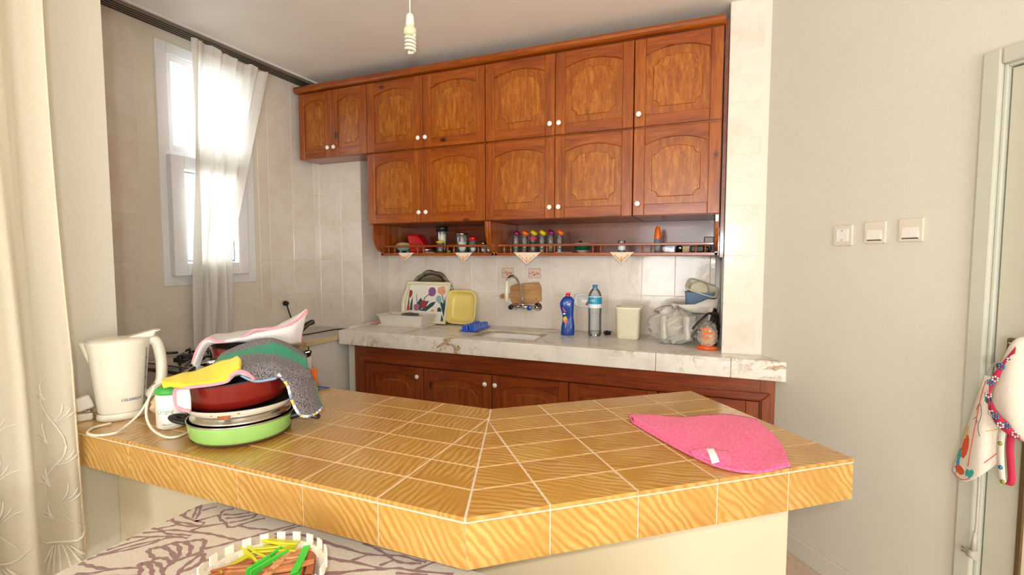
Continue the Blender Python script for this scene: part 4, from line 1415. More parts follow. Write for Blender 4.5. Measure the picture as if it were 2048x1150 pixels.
def jar(name, label, cat, x, y, z, r, h, fill=None, lid=None, glass='clear_glass', neck=0.8, group=None, lidtilt=None, lidname='lid'):
    """round glass jar > body, contents, lid"""
    t = thing(name, label, cat, (x, y, z), group=group)
    hb_ = h
    MB().lathe([(0.0, 0.001), (r * 0.9, 0.001), (r, 0.006), (r, hb_ * 0.84), (r * neck, hb_ * 0.93), (r * neck, hb_), (r * neck - 0.0015, hb_), (r * neck - 0.0015, hb_ * 0.93), (r - 0.002, hb_ * 0.83), (r - 0.002, 0.008), (0.0, 0.006)], 24).build('glass', glass, t)
    if fill:
        mat, fh = fill
        MB().lathe([(0.0, 0.007), (r - 0.0035, 0.007), (r - 0.0035, fh * 0.92), (r * 0.5, fh), (0.0, fh * 1.02)], 20).build('contents', mat, t)
    if lid:
        mat, lr, lh = lid
        o = MB().lathe([(0.0, 0), (lr, 0), (lr, lh * 0.8), (lr * 0.9, lh), (0.0, lh)], 24).build(lidname, mat, t, (0, 0, hb_ - 0.002))
        if lidtilt:
            o.location = (lidtilt[0], lidtilt[1], hb_ + lidtilt[2])
            o.rotation_euler = (0.25, lidtilt[3], 0)
    return t


# turquoise sugar bowl
t = thing('sugar_bowl', 'turquoise footed bowl with a cream lid at the left end of the shelf', 'bowl', (-2.035, 2.93, ZS))
MB().lathe([(0.0, 0.014), (0.03, 0.014), (0.045, 0.028), (0.052, 0.045), (0.053, 0.05), (0.05, 0.05), (0.042, 0.03), (0.0, 0.02)], 24).build('bowl', 'turquoise_ceramic', t)
for k in range(3):
    a = 2 * PI * k / 3 + 0.5
    MB().lathe([(0.0, 0), (0.008, 0), (0.009, 0.018), (0.0, 0.02)], 10, (0.03 * math.cos(a), 0.03 * math.sin(a), 0)).build('foot', 'turquoise_ceramic', t)
MB().lathe([(0.053, 0.051), (0.05, 0.062), (0.036, 0.072), (0.012, 0.077), (0.0, 0.078)], 24).build('lid', 'lid_cream', t)

# garlic bulb behind the bowl
o = MB().lathe([(0.0, 0.0), (0.022, 0.004), (0.03, 0.02), (0.024, 0.036), (0.008, 0.05), (0.0, 0.062)], 16).build('garlic_bulb', 'lid_cream', None, (-2.045, 3.06, ZS + 0.001))
tag(o, 'pale pointed onion-shaped bulb behind the turquoise bowl', 'vegetable')

# red loaf-shaped pan standing on edge
t = thing('red_tray', 'glossy red plastic tray leaning at an angle beside the turquoise bowl', 'tray', (-1.93, 2.99, ZS))
pr = [(-0.055, 0.0), (0.052, 0.0), (-0.02, 0.128), (-0.062, 0.132), (-0.085, 0.122)]
MB().slab([(-0.06, 0.001), (0.085, 0.001), (0.01, 0.118), (-0.005, 0.128), (-0.075, 0.131), (-0.082, 0.124)], 0.10, 0.008, (0, 0.05, 0), (1, 0, 0), (0, 0, 1)).build('tray_body', 'red_plastic', t, bevel=0.004)
MB().tube([(-0.082, -0.052, 0.126), (-0.005, -0.052, 0.131), (0.014, -0.052, 0.118), (0.092, -0.052, 0.004)], 0.004, 8).build('rim', 'red_plastic', t)

t = thing('small_tin', 'low round tin with a silver lid between the shelf spindles', 'tin', (-1.84, 2.93, ZS))
MB().lathe([(0.0, 0), (0.038, 0.001), (0.04, 0.018), (0.0, 0.018)], 24).build('can_body', 'clear_plastic', t)
MB().lathe([(0.043, 0.018), (0.044, 0.022), (0.043, 0.028), (0.03, 0.030), (0.0, 0.030)], 24).build('lid', 'steel', t)
o = MB().box(-0.03, 0.03, -0.02, 0.02, 0, 0.004).build('paper_scrap', 'grey_laminate', None, (-1.775, 2.87, ZS + 0.0005), (0, 0, 0.3))
tag(o, 'small flat grey scrap of paper on the shelf next to the low tin', 'paper')
jar('toothpick_jar', 'tall glass jar of toothpicks with a black lid', 'jar', -1.728, 2.95, ZS, 0.037, 0.150, ('toothpick', 0.132), ('black_plastic', 0.041, 0.034), neck=0.95)
jar('honey_jar', 'small glass jar with a yellow lid in front of the toothpick jar', 'jar', -1.70, 2.875, ZS, 0.026, 0.068, ('scour_steel', 0.03), ('lid_yellow', 0.027, 0.013))
o = MB().lathe([(0.0, 0), (0.009, 0.002), (0.011, 0.008), (0.006, 0.015), (0.0, 0.016)], 14).build('glass_bead', 'bright_green_plastic', None, (-1.635, 2.88, ZS + 0.001))
tag(o, 'tiny green bead on the shelf left of the salt jar', 'bead')
jar('salt_jar', 'wide glass jar of white salt with a silver lid', 'jar', -1.558, 2.92, ZS, 0.043, 0.120, ('salt', 0.074), ('steel', 0.042, 0.014), neck=0.93)
jar('spice_shaker', 'small glass shaker with a red lid right of the salt jar', 'jar', -1.477, 2.92, ZS, 0.029, 0.082, ('salt', 0.036), ('red_plastic', 0.026, 0.024))
jar('salt_cellar', 'small glass salt cellar with a steel top, nearer the bracket', 'shaker', -1.365, 2.93, ZS, 0.022, 0.055, ('salt', 0.026), ('steel', 0.018, 0.018))
jar('salt_cellar', 'small glass salt cellar with a steel top, next to the red-lidded shaker', 'shaker', -1.415, 2.95, ZS, 0.022, 0.055, ('salt', 0.026), ('steel', 0.018, 0.016))

lidc = ['purple_plastic', 'orange_plastic', 'lid_yellow', 'lid_yellow', 'purple_plastic', 'orange_plastic']
lname = ['purple', 'orange', 'yellow', 'yellow', 'purple', 'orange']
pos = ['at the left end of the jar row', 'second from the left', 'third from the left', 'fourth from the left', 'fifth from the left', 'at the right end of the jar row']
for i, x in enumerate((-1.178, -1.120, -1.062, -1.003, -0.945, -0.887)):
    t = jar('spice_jar', 'glass spice jar with tilted %s lid, %s' % (lname[i], pos[i]), 'jar', x, 2.94, ZS, 0.0245, 0.098, None, None, group='spice jars with coloured lids', neck=0.86)
    MB().lathe([(0.019, 0.098), (0.021, 0.099), (0.021, 0.112), (0.0, 0.112)], 18).build('collar', 'clear_glass', t)
    R = Matrix.Rotation(math.radians(34), 3, 'Y')
    MB().lathe([(0.0, -0.009), (0.0225, -0.009), (0.024, 0.0), (0.0225, 0.011), (0.014, 0.014), (0.0, 0.0145)], 20, (0.006, 0, 0.124), rot=R).build('lid', lidc[i], t)
    MB().lathe([(0.0, 0.003), (0.02, 0.003), (0.0205, 0.018), (0.0, 0.020)], 16).build('contents', ('bread', 'peg_wood', 'scour_steel', 'lid_cream', 'rust', 'salt')[i], t)
t = jar('spice_jar', 'small glass spice jar with a red lid and dark label in front of the row', 'jar', -1.035, 2.865, ZS, 0.0235, 0.082, ('rust', 0.03), ('motif_red', 0.0245, 0.016), group='spice jars with coloured lids')
MB().lathe([(0.0240, 0.050), (0.0240, 0.068)], 20).build('label', 'print_dark', t)
jar('shot_glass', 'tiny empty glass at the left of the spice jar row', 'glass', -1.235, 2.88, ZS, 0.014, 0.036)
o = MB().slab([(-0.05, -0.03), (0.05, -0.025), (0.045, 0.03), (-0.045, 0.028)], 0.0015, 0, (0, 0, 0), (1, 0, 0), (0, 1, 0)).build('paper_scrap', 'label_white', None, (-0.845, 2.90, ZS + 0.0005), (0, 0, 0.2))
tag(o, 'flat white scrap of paper on the shelf right of the spice jars', 'paper')

t = thing('enamel_bowl', 'dark green enamel bowl with a white rim and a black spoon', 'bowl', (-0.738, 2.93, ZS))
MB().lathe([(0.0, 0), (0.026, 0.0), (0.028, 0.004), (0.043, 0.014)], 28).build('base', 'white_enamel', t)
MB().lathe([(0.043, 0.014), (0.05, 0.030), (0.0525, 0.052)], 28).build('bowl_wall', 'dark_green_enamel', t)
MB().lathe([(0.0525, 0.052), (0.054, 0.055), (0.052, 0.057), (0.046, 0.03), (0.026, 0.012), (0.0, 0.010)], 28).build('rim_and_inside', 'white_enamel', t)
MB().tube([(0.02, 0.0, 0.03), (-0.005, -0.01, 0.058), (-0.012, -0.012, 0.072)], [0.004, 0.006, 0.007], 8).build('spoon_handle', 'black_plastic', t)

t = jar('drinking_glass', 'small clear tumbler with a pale label standing alone mid-shelf', 'glass', -0.50, 2.92, ZS, 0.0215, 0.070, ('label_white', 0.03), neck=1.0)
MB().lathe([(0.022, 0.012), (0.022, 0.040)], 20).build('label', 'label_white', t)
t = thing('spray_bottle', 'slim grey bottle with a long orange cap on the shelf', 'bottle', (-0.30, 2.95, ZS))
MB().lathe([(0.0, 0), (0.018, 0.001), (0.019, 0.01), (0.019, 0.075), (0.0, 0.076)], 20).build('bottle_body', 'print_grey', t)
MB().lathe([(0.0192, 0.052), (0.0195, 0.076), (0.0, 0.077)], 20).build('collar', 'slate_blue_plastic', t)
MB().lathe([(0.019, 0.077), (0.019, 0.10), (0.015, 0.13), (0.010, 0.148), (0.0, 0.150)], 20).build('cap', 'orange_plastic', t)
t = thing('clear_box', 'small clear plastic box with odds and ends on the shelf', 'box', (-0.232, 2.92, ZS))
MB().box(-0.034, 0.034, -0.028, 0.028, 0, 0.036).build('box_body', 'clear_plastic', t, bevel=0.004)
MB().box(-0.028, 0.0, -0.02, 0.012, 0.003, 0.026).build('packet', 'label_white', t, (0, 0, 0), (0, 0, 0.2))
MB().box(0.004, 0.026, -0.018, 0.01, 0.003, 0.02).build('tool', 'steel', t)
t = thing('toothpicks', 'two toothpicks sticking up in a V beside the orange-capped bottle', 'toothpick', (-0.252, 2.955, ZS + 0.034))
MB().tube([(0, 0, 0.002), (-0.008, 0, 0.052)], 0.0011, 5).build('stick', 'toothpick', t)
MB().tube([(0, 0.002, 0.002), (0.007, 0.002, 0.050)], 0.0011, 5).build('stick', 'toothpick', t)
t = thing('black_camera_case', 'black rounded pouch right of the clear box on the shelf', 'pouch', (-0.178, 2.93, ZS))
MB().lathe([(0.0, 0), (0.022, 0.001), (0.025, 0.018), (0.020, 0.036), (0.0, 0.040)], 18, sx=0.8).build('pouch', 'black_plastic', t)
MB().lathe([(0.006, 0), (0.010, 0.003), (0.006, 0.006), (0.0, 0.006)], 12, (0.004, -0.024, 0.024), rot=Matrix.Rotation(PI / 2, 3, 'X')).build('snap', 'steel', t)
o = MB().box(-0.018, 0.018, -0.015, 0.015, 0, 0.034).build('small_carton', 'bread', None, (-0.143, 2.93, ZS), bevel=0.002)
tag(o, 'small brown carton between the two black pouches on the shelf', 'box')
t = thing('black_adapter', 'black power adapter with a coiled cable at the right shelf end', 'adapter', (-0.083, 2.93, ZS))
MB().box(-0.035, 0.035, -0.03, 0.03, 0, 0.036).build('adapter_body', 'black_plastic', t, bevel=0.006)
MB().tube(spline([(0.035, 0.0, 0.02), (0.055, -0.02, 0.03), (0.06, -0.03, 0.012), (0.045, -0.04, 0.004), (0.06, -0.05, 0.003), (0.072, -0.03, 0.02), (0.06, 0.0, 0.045), (0.03, 0.0, 0.05), (0.0, -0.01, 0.042)], 6), 0.0025, 6).build('cable', 'dark_cable', t)
t = thing('phone_card', 'grey card in a black sleeve leaning upright in the right shelf corner', 'card', (-0.022, 3.05, ZS))
MB().box(-0.03, 0.03, -0.004, 0.004, 0.0, 0.09).build('sleeve', 'black_plastic', t, bevel=0.003)
MB().box(-0.025, 0.018, -0.0055, -0.0042, 0.03, 0.085).build('card', 'grey_laminate', t)


# lace doilies hanging over the shelf edge
def doily(label, x0, x1, xt, zt_):
    t = thing('doily', label, 'doily', (0, 0, 0), group='lace corners over the shelf edge')
    y = 2.7855
    MB().slab([(x0, 2.7855), (x1, 2.7855), (x1 - 0.01, 2.86), (x0 + 0.01, 2.86)], 0.001, 0, (0, 0, ZS + 0.0001), (1, 0, 0), (0, 1, 0)).build('flat_part', 'cream_lace', t)
    n = 9
    pts = [(x0, ZS)]
    for i in range(1, n):
        q = i / n
        pts.append((x0 + (xt - x0) * q + 0.0025 * math.sin(q * 20), ZS + (zt_ - ZS) * q))
    pts.append((xt, zt_))
    for i in range(1, n):
        q = i / n
        pts.append((xt + (x1 - xt) * q + 0.0025 * math.sin(q * 20), zt_ + (ZS - zt_) * q))
    pts.append((x1, ZS))
    MB().slab(pts, 0.001, 0, (0, y, 0), (1, 0, 0), (0, 0, 1)).build('corner', 'cream_lace', t)
    hh = ZS - zt_
    for (fx, fz, rx, rz, rot_) in ((0.0, 0.80, 0.005, 0.010, 0), (-0.06, 0.70, 0.004, 0.009, 0.7), (0.06, 0.70, 0.004, 0.009, -0.7), (0.0, 0.52, 0.005, 0.011, 0), (-0.15, 0.50, 0.005, 0.011, 0.9), (0.15, 0.50, 0.005, 0.011, -0.9), (-0.26, 0.30, 0.004, 0.009, 0.8), (0.26, 0.30, 0.004, 0.009, -0.8)):
        cx_, cz_ = xt + fx * (x1 - x0), ZS - fz * hh
        cr_, sr_ = math.cos(rot_), math.sin(rot_)
        pp = [(rx * math.cos(a * PI / 5), rz * math.sin(a * PI / 5)) for a in range(10)]
        MB().slab([(cx_ + p * cr_ - q * sr_, cz_ + p * sr_ + q * cr_) for p, q in pp], 0.0016, 0.0006, (0, y - 0.0008, 0), (1, 0, 0), (0, 0, 1)).build('petal', 'lace_motif', t)
    return t


doily('small embroidered doily corner hanging below the red tray', -1.976, -1.849, -1.925, 1.346)
doily('embroidered doily corner hanging below the salt jar', -1.538, -1.412, -1.480, 1.338)
doily('widest embroidered doily corner, hanging below the spice jars', -1.131, -0.956, -1.046, 1.328)
doily('embroidered doily corner hanging below the small tumbler', -0.543, -0.409, -0.478, 1.335)

# ================================================================ ON THE MARBLE
# dish drainer box with steel wool
t = thing('dish_drainer', 'low white plastic dish drainer box at the left end of the worktop', 'drainer', (-2.03, 2.952, ZM + 0.0005))
def frust(mb, a0, b0, a1, b1, z0, z1, th=0.004):
    o0 = [Vector((sx * a0, sy * b0, z0)) for sx, sy in ((-1, -1), (1, -1), (1, 1), (-1, 1))]
    o1 = [Vector((sx * a1, sy * b1, z1)) for sx, sy in ((-1, -1), (1, -1), (1, 1), (-1, 1))]
    i1 = [Vector((sx * (a1 - th), sy * (b1 - th), z1)) for sx, sy in ((-1, -1), (1, -1), (1, 1), (-1, 1))]
    i0 = [Vector((sx * (a0 - th), sy * (b0 - th), z0 + th)) for sx, sy in ((-1, -1), (1, -1), (1, 1), (-1, 1))]
    mb.grid([o0, o1, i1, i0], wrap=True, smooth=False)
    b = len(mb.v)
    mb.v += [tuple(p) for p in o0] + [tuple(p) for p in i0]
    mb.face([b, b + 3, b + 2, b + 1]); mb.face([b + 4, b + 5, b + 6, b + 7])
    return mb
frust(MB(), 0.165, 0.074, 0.185, 0.086, 0.008, 0.072).build('box', 'drainer_plastic', t, bevel=0.004)
MB().box(-0.19, 0.19, -0.09, 0.082, 0.0, 0.0075).build('drip_tray', 'drainer_plastic', t, bevel=0.003)
ring_ = MB()
ring_.box(-0.193, 0.193, -0.093, -0.084, 0.0725, 0.079); ring_.box(-0.193, 0.193, 0.084, 0.093, 0.0725, 0.079)
ring_.box(-0.193, -0.183, -0.084, 0.084, 0.0725, 0.079); ring_.box(0.183, 0.193, -0.084, 0.084, 0.0725, 0.079)
ring_.build('rim', 'drainer_plastic', t, bevel=0.002)
MB().box(-0.18, 0.18, -0.081, 0.081, 0.062, 0.066).build('grid_plate', 'drainer_plastic', t)
m = MB()
rn = random.Random(3)
pts = []
for i in range(190):
    a, q = rn.uniform(0, 2 * PI), rn.uniform(0, 1) ** 0.5
    pts.append((0.075 * q * math.cos(a), 0.055 * q * math.sin(a), 0.004 + rn.uniform(0, 0.024) * (1 - 0.6 * q)))
m.tube(spline(pts, 4), 0.0011, 4)
o = m.build('steel_wool', 'scour_steel', None, (-2.00, 2.955, ZM + 0.067))
tag(o, 'loose tangle of steel wool lying in the white dish drainer', 'scourer')

# pink cloth strip at the worktop's left edge
o = MB().grid(patch([[(-2.30, 2.875, ZM + 0.006), (-2.27, 2.93, ZM + 0.018), (-2.25, 3.0, ZM + 0.016), (-2.25, 3.06, ZM + 0.02)], [(-2.255, 2.872, ZM + 0.005), (-2.235, 2.92, ZM + 0.012), (-2.222, 2.98, ZM + 0.010), (-2.222, 3.05, ZM + 0.012)]], 5, 4)).build('pink_rag', 'pink_hem', None, solid=0.003)
tag(o, 'small pink rag lying at the left edge of the marble beside the drainer', 'cloth')

# tulip tray leaning on the wall
lean = math.atan2(0.09, 0.30)
t = thing('tulip_tray', 'cream serving tray painted with tulips leaning against the wall', 'tray', (0, 3.055, ZM + 0.002))
tr_ = bpy.data.objects.new('tray_pivot', None)
UT, WT = (1, 0, 0), (0, math.sin(lean), math.cos(lean))
bpy.data.objects.remove(tr_)
xa, xb2, hh = -2.150, -1.772, 0.312
outl = [(xa + 0.012, hh), (xa + 0.012, hh - 0.05), (xa - 0.002, hh - 0.09), (xa - 0.012, hh - 0.14), (xa - 0.012, hh - 0.18), (xa - 0.002, hh - 0.22), (xa + 0.012, 0.05), (xa + 0.012, 0.002), (xb2, 0.002), (xb2, hh)]
MB().slab(outl, 0.006, 0, (0, 0.004, 0), UT, WT).build('tray_base', 'tray_cream', t)
MB().slab([(xa + 0.035, 0.02), (xb2 - 0.016, 0.02), (xb2 - 0.016, hh - 0.028), (xa + 0.035, hh - 0.028)], 0.0012, 0, (0, -0.0022, 0.0004), UT, WT).build('painted_face', 'tray_face', t)
MB().slab([(xa + 0.014, hh - 0.022), (xb2, hh - 0.022), (xb2, hh), (xa + 0.014, hh)], 0.016, 0.003, (0, -0.002, 0.0004), UT, WT).build('rim_top', 'tray_cream', t)
MB().slab([(xb2 - 0.012, 0.002), (xb2, 0.002), (xb2, hh - 0.023), (xb2 - 0.012, hh - 0.023)], 0.016, 0.003, (0, -0.002, 0.0004), UT, WT).build('rim_side', 'tray_cream', t)
rl = [(x, z) for x, z in outl[1:7]]
MB().slab([(xa + 0.012, hh - 0.023)] + rl + [(xa + 0.030, 0.05), (xa + 0.022, hh - 0.2), (xa + 0.014, hh - 0.15), (xa + 0.022, hh - 0.09), (xa + 0.030, hh - 0.05), (xa + 0.03, hh - 0.023)], 0.016, 0.003, (0, -0.002, 0.0004), UT, WT).build('rim_side', 'tray_cream', t)
MB().slab([(xa + 0.014, 0.002), (xb2 - 0.013, 0.002), (xb2 - 0.013, 0.019), (xa + 0.014, 0.019)], 0.016, 0.003, (0, -0.002, 0.0004), UT, WT).build('rim_bottom', 'tray_cream', t)
cm = dict(red1='red', leaf1='leaf', leaf2='leaf', red2='scarlet', stem='leaf', leaf3='leaf', leaf4='leaf', leaf5='leaf', red3='red', pink1='pinkish', stem2='leaf', purple='purple', peach='peach', stem3='leaf', blue='blue', leaf6='leaf', leaf7='leaf', orange='orange', leaf8='leaf')
k = 0
for key, poly in TRAY['fl'].items():
    poly = [(min(max(p[0], xa + 0.036), xb2 - 0.017), min(max(p[1], 0.021), hh - 0.029)) for p in poly]
    k += 1
    fl_ = not key.startswith(('leaf', 'stem'))
    sp_ = [(q.x, q.y) for q in spline([(a, b, 0) for a, b in poly], 3, True)] if fl_ else poly
    MB().slab(sp_, 0.0004 + (0.0004 if fl_ else 0.00005 * (k % 5)), 0, (0, -0.0034, 0.0006), UT, WT).build('tulip' if fl_ else 'tulip_leaf', 'tulip_' + cm[key], t)

# round silver tray behind it
t = thing('silver_tray', 'round tarnished silver tray with a scalloped rim behind the tulip tray', 'tray', (-1.945, 3.158, ZM + 0.205))
R = Matrix.Rotation(PI / 2 - 0.01, 3, 'X')
m = MB()
nn = 72
def sring(r, z, amp):
    return [R @ Vector(((r + amp * abs(math.sin(9 * PI * i / nn))) * math.cos(2 * PI * i / nn), (r + amp * abs(math.sin(9 * PI * i / nn))) * math.sin(2 * PI * i / nn), z)) for i in range(nn)]
m.grid([sring(0.178, 0.0, 0.010), sring(0.172, 0.006, 0.010), sring(0.158, 0.004, 0.006), sring(0.150, -0.002, 0.0)], wrap=True)
m.build('rim', 'dull_silver', t, solid=0.003)
MB().lathe([(0.150, -0.002), (0.135, -0.010), (0.0, -0.010)], nn, rot=R).build('dish', 'steel', t)

# yellow tub leaning on the wall
t = thing('yellow_tub', 'square pale yellow plastic tub leaning against the wall tiles', 'tub', (-1.668, 3.118, ZM + 0.002))
R = Matrix.Rotation(-0.16, 3, 'X')
def srow(hw_, hd_, y, e=4.5):
    return [R @ Vector((hw_ * math.copysign(abs(math.cos(2 * PI * i / 48)) ** (2 / e), math.cos(2 * PI * i / 48)), y, 0.123 + hd_ * math.copysign(abs(math.sin(2 * PI * i / 48)) ** (2 / e), math.sin(2 * PI * i / 48)))) for i in range(48)]
m = MB()
m.grid([srow(0.118, 0.122, -0.040), srow(0.124, 0.122, -0.046), srow(0.118, 0.118, -0.049), srow(0.108, 0.110, -0.044), srow(0.100, 0.102, 0.0), srow(0.090, 0.092, 0.010), srow(0.080, 0.082, 0.013)], wrap=True)
m.face([len(m.v) - 48 + i for i in range(48)])
m.build('tub', 'yellow_plastic', t, solid=0.003)
for o_ in t.children:
    o_.location.y = 0.0

# stacked ice cube trays
def ice_tray(label, x, y, z, rz, mat):
    t = thing('ice_cube_tray', label, 'ice tray', (x, y, z), rz, group='stacked blue ice cube trays')
    m = MB()
    m.box(-0.062, 0.062, -0.125, 0.125, 0.004, 0.010)
    m.build('rim', mat, t, bevel=0.002)
    for i in range(2):
        for j in range(6):
            cx_, cy_ = -0.028 + 0.056 * i, -0.10 + 0.04 * j
            mm = MB()
            mm.grid([[Vector((cx_ + a * 0.022, cy_ + b * 0.016, 0.0105)) for a, b in ((-1, -1), (1, -1), (1, 1), (-1, 1))], [Vector((cx_ + a * 0.017, cy_ + b * 0.012, 0.042)) for a, b in ((-1, -1), (1, -1), (1, 1), (-1, 1))]], wrap=True, smooth=False)
            b = len(mm.v)
            mm.face([b - 4, b - 3, b - 2, b - 1])
            mm.build('cup', mat, t, bevel=0.003)
    return t


ice_tray('blue ice cube tray turned upside down on the marble by the sink', -1.475, 2.945, ZM + 0.0005, 0.06, 'blue_plastic')

# tap with red and blue handles on the wall
t = thing('mixer_tap', 'chrome wall mixer tap with a tall arched spout above the sink', 'tap', (0, 0, 0))
for x in (-1.276, -1.105):
    MB().lathe([(0.0, 0), (0.03, 0.0), (0.029, 0.006), (0.015, 0.010), (0.015, 0.05), (0.0, 0.05)], 24, (x, 3.1695, 1.028), rot=Matrix.Rotation(PI / 2, 3, 'X')).build('wall_flange', 'chrome', t)
MB().tube([(-1.285, 3.11, 1.03), (-1.10, 3.11, 1.03)], 0.015, 14).build('tap_body', 'chrome', t)
for x, mt in ((-1.262, 'maroon_metal'), (-1.128, 'dark_blue_plastic')):
    R = Matrix.Rotation(PI / 2, 3, 'X')
    MB().lathe([(0.011, 0.0), (0.012, 0.02), (0.009, 0.03)], 14, (x, 3.10, 1.03), rot=R).build('valve', 'chrome', t)
    MB().lathe([(0.0, 0.03), (0.015, 0.03), (0.018, 0.04), (0.016, 0.052), (0.0, 0.055)], 8, (x, 3.10, 1.03), rot=R, smooth=False).build('handle', 'black_plastic' if x < -1.2 else 'dark_blue_plastic', t)
MB().tube(spline([(-1.192, 3.105, 1.04), (-1.193, 3.095, 1.09), (-1.200, 3.08, 1.16), (-1.212, 3.055, 1.215), (-1.228, 3.02, 1.243), (-1.246, 2.99, 1.236), (-1.256, 2.975, 1.205)], 6), 0.0085, 12).build('spout', 'chrome', t)
MB().lathe([(0.013, 0), (0.012, 0.02), (0.0, 0.02)], 14, (-1.192, 3.105, 1.043)).build('spout_collar', 'chrome', t)
MB().tube([(-1.256, 2.975, 1.212), (-1.258, 2.975, 1.15), (-1.260, 2.977, 1.075)], [0.0125, 0.0125, 0.014], 12).build('hose', 'cream_plastic', t)

# chopping board propped behind the tap
t = thing('chopping_board', 'worn wooden chopping board with a handle propped behind the tap', 'board', (0, 0, 0))
bp = [(-1.385, -0.284), (-1.367, -0.265), (-1.304, -0.263), (-1.304, -0.216), (-1.292, -0.205), (-1.265, -0.195), (-1.100, -0.177), (-1.085, -0.195), (-1.078, -0.224), (-1.077, -0.302), (-1.107, -0.321), (-1.199, -0.330), (-1.285, -0.331), (-1.298, -0.31), (-1.300, -0.288), (-1.367, -0.300)]
MB().slab([(x, z + 1.376) for x, z in bp], 0.016, 0.003, (0, 3.160, 0), (1, 0, 0), (0, 0, 1)).build('board', 'board_wood', t)
for (x, z) in ((-1.115, -0.20), (-1.10, -0.215), (-1.112, -0.29)):
    MB().lathe([(0.0, 0), (0.004, 0), (0.0, 0.0006)], 10, (x, 3.1438, z + 1.376), rot=Matrix.Rotation(PI / 2, 3, 'X')).build('knot', 'peg_wood', t)

# two small pictured tiles stuck on the wall
for lab, x0, x1 in (('small square picture sticker on the tiles, left of the tap spout', -1.375, -1.287), ('small square picture sticker on the tiles, right of the tap spout', -1.175, -1.088)):
    t = thing('tile_sticker', lab, 'sticker', (0, 0, 0), group='picture stickers on the wall tiles')
    z0, z1 = 1.225, 1.292
    MB().box(x0, x1, 3.1684, 3.1698, z0, z1).build('backing', 'ceramic_decal', t)
    for q in ((x0, x0 + 0.002, z0, z1), (x1 - 0.002, x1, z0, z1), (x0, x1, z0, z0 + 0.002), (x0, x1, z1 - 0.002, z1)):
        MB().box(q[0], q[1], 3.1678, 3.1684, q[2], q[3]).build('border', 'decal_line', t)
    MB().box(x0 + 0.002, x0 + 0.03, 3.1678, 3.1684, z0 + 0.031, z0 + 0.034).build('line_motif', 'decal_line', t)
    w_ = x1 - x0
    for (fx, fz, rr, mt) in ((0.35, 0.62, 0.010, 'lace_motif'), (0.52, 0.42, 0.012, 'tulip_peach'), (0.70, 0.5, 0.009, 'lace_motif'), (0.45, 0.28, 0.009, 'tulip_peach'), (0.82, 0.44, 0.006, 'tulip_pinkish')):
        MB().slab([(x0 + fx * w_ + rr * math.cos(a * PI / 4) * (1.3 if a % 2 else 0.8), z0 + fz * 0.067 + rr * 0.7 * math.sin(a * PI / 4)) for a in range(8)], 0.0006, 0, (0, 3.1684, 0), (1, 0, 0), (0, 0, 1)).build('flower_motif', mt, t)

# detergent bottle
t = thing('detergent_bottle', 'blue washing-up liquid bottle with a red cap on the marble', 'bottle', (-0.838, 2.968, ZM), math.radians(16))
prof = [(0.040, 0.0), (0.043, 0.008), (0.042, 0.05), (0.037, 0.085), (0.034, 0.11), (0.037, 0.14), (0.043, 0.175), (0.044, 0.20), (0.040, 0.222), (0.026, 0.238), (0.014, 0.244)]
m = MB()
rowsp = []
for (r, z) in prof:
    sh = -0.002 + 0.005 * math.sin((z - 0.02) * 24)
    rowsp.append([Vector((r * math.copysign(abs(math.cos(a)) ** 0.75, math.cos(a)) + sh * (0.3 if z < 0.03 else 1) * (1 if 0.03 < z < 0.22 else 0), 0.62 * r * math.copysign(abs(math.sin(a)) ** 0.75, math.sin(a)), z)) for a in [2 * PI * i / 32 for i in range(32)]])
m.grid(rowsp, wrap=True)
m.face([i for i in range(32)][::-1])
m.build('bottle_body', 'dark_blue_plastic', t)
MB().lathe([(0.014, 0.243), (0.015, 0.254), (0.012, 0.258), (0.0, 0.258)], 16).build('cap', 'red_plastic', t)
MB().box(-0.012, 0.018, -0.006, 0.006, 0.258, 0.268).build('flip_top', 'red_plastic', t, bevel=0.002)
for (x, z, rx, rz, mt) in ((-0.018, 0.175, 0.013, 0.030, 'red_plastic'), (-0.018, 0.185, 0.008, 0.012, 'label_white'), (-0.016, 0.10, 0.013, 0.020, 'lid_yellow'), (-0.012, 0.085, 0.010, 0.012, 'orange_plastic'), (-0.022, 0.135, 0.009, 0.005, 'label_white')):
    yy = -0.62 * 0.0425 - 0.0012
    MB().slab([(x + rx * math.cos(a * PI / 6), z + rz * math.sin(a * PI / 6)) for a in range(12)], 0.0012 + (0.0005 if mt != 'red_plastic' else 0), 0, (0, yy + 0.0045 + (0.002 if z < 0.15 and z > 0.09 else 0), 0), (1, 0, 0), (0, 0, 1)).build('label_patch', mt, t)

# water bottle
t = thing('water_bottle', 'clear water bottle with a blue cap and teal label', 'bottle', (-0.672, 2.995, ZM), math.radians(13))
pr = [(0.0, 0.004), (0.030, 0.0), (0.039, 0.006), (0.0405, 0.014)]
for k in range(7):
    z = 0.026 + 0.017 * k
    pr += [(0.0405, z), (0.0385, z + 0.004), (0.0405, z + 0.008)]
pr += [(0.0412, 0.150), (0.0412, 0.247), (0.040, 0.254), (0.034, 0.272), (0.022, 0.290), (0.014, 0.298), (0.013, 0.305), (0.013, 0.312)]
MB().lathe(pr, 32).build('bottle_body', 'clear_plastic', t)
MB().lathe([(0.0, 0.302), (0.0155, 0.302), (0.0155, 0.318), (0.0, 0.319)], 20).build('cap', 'bottle_blue_cap', t)
MB().lathe([(0.0418, 0.176), (0.0418, 0.200)], 32).build('label_lower', 'label_white', t)
MB().lathe([(0.0418, 0.200), (0.0418, 0.243)], 32).build('label', 'label_teal', t)
MB().lathe([(0.042, 0.243), (0.042, 0.248)], 32).build('label_edge', 'label_white', t)
text_mesh('label_text', 'rkl', 0.026, 'label_white', t, (0, 0, 0.215), (0, 0, math.radians(-22)), 0.0003, 0.0423)
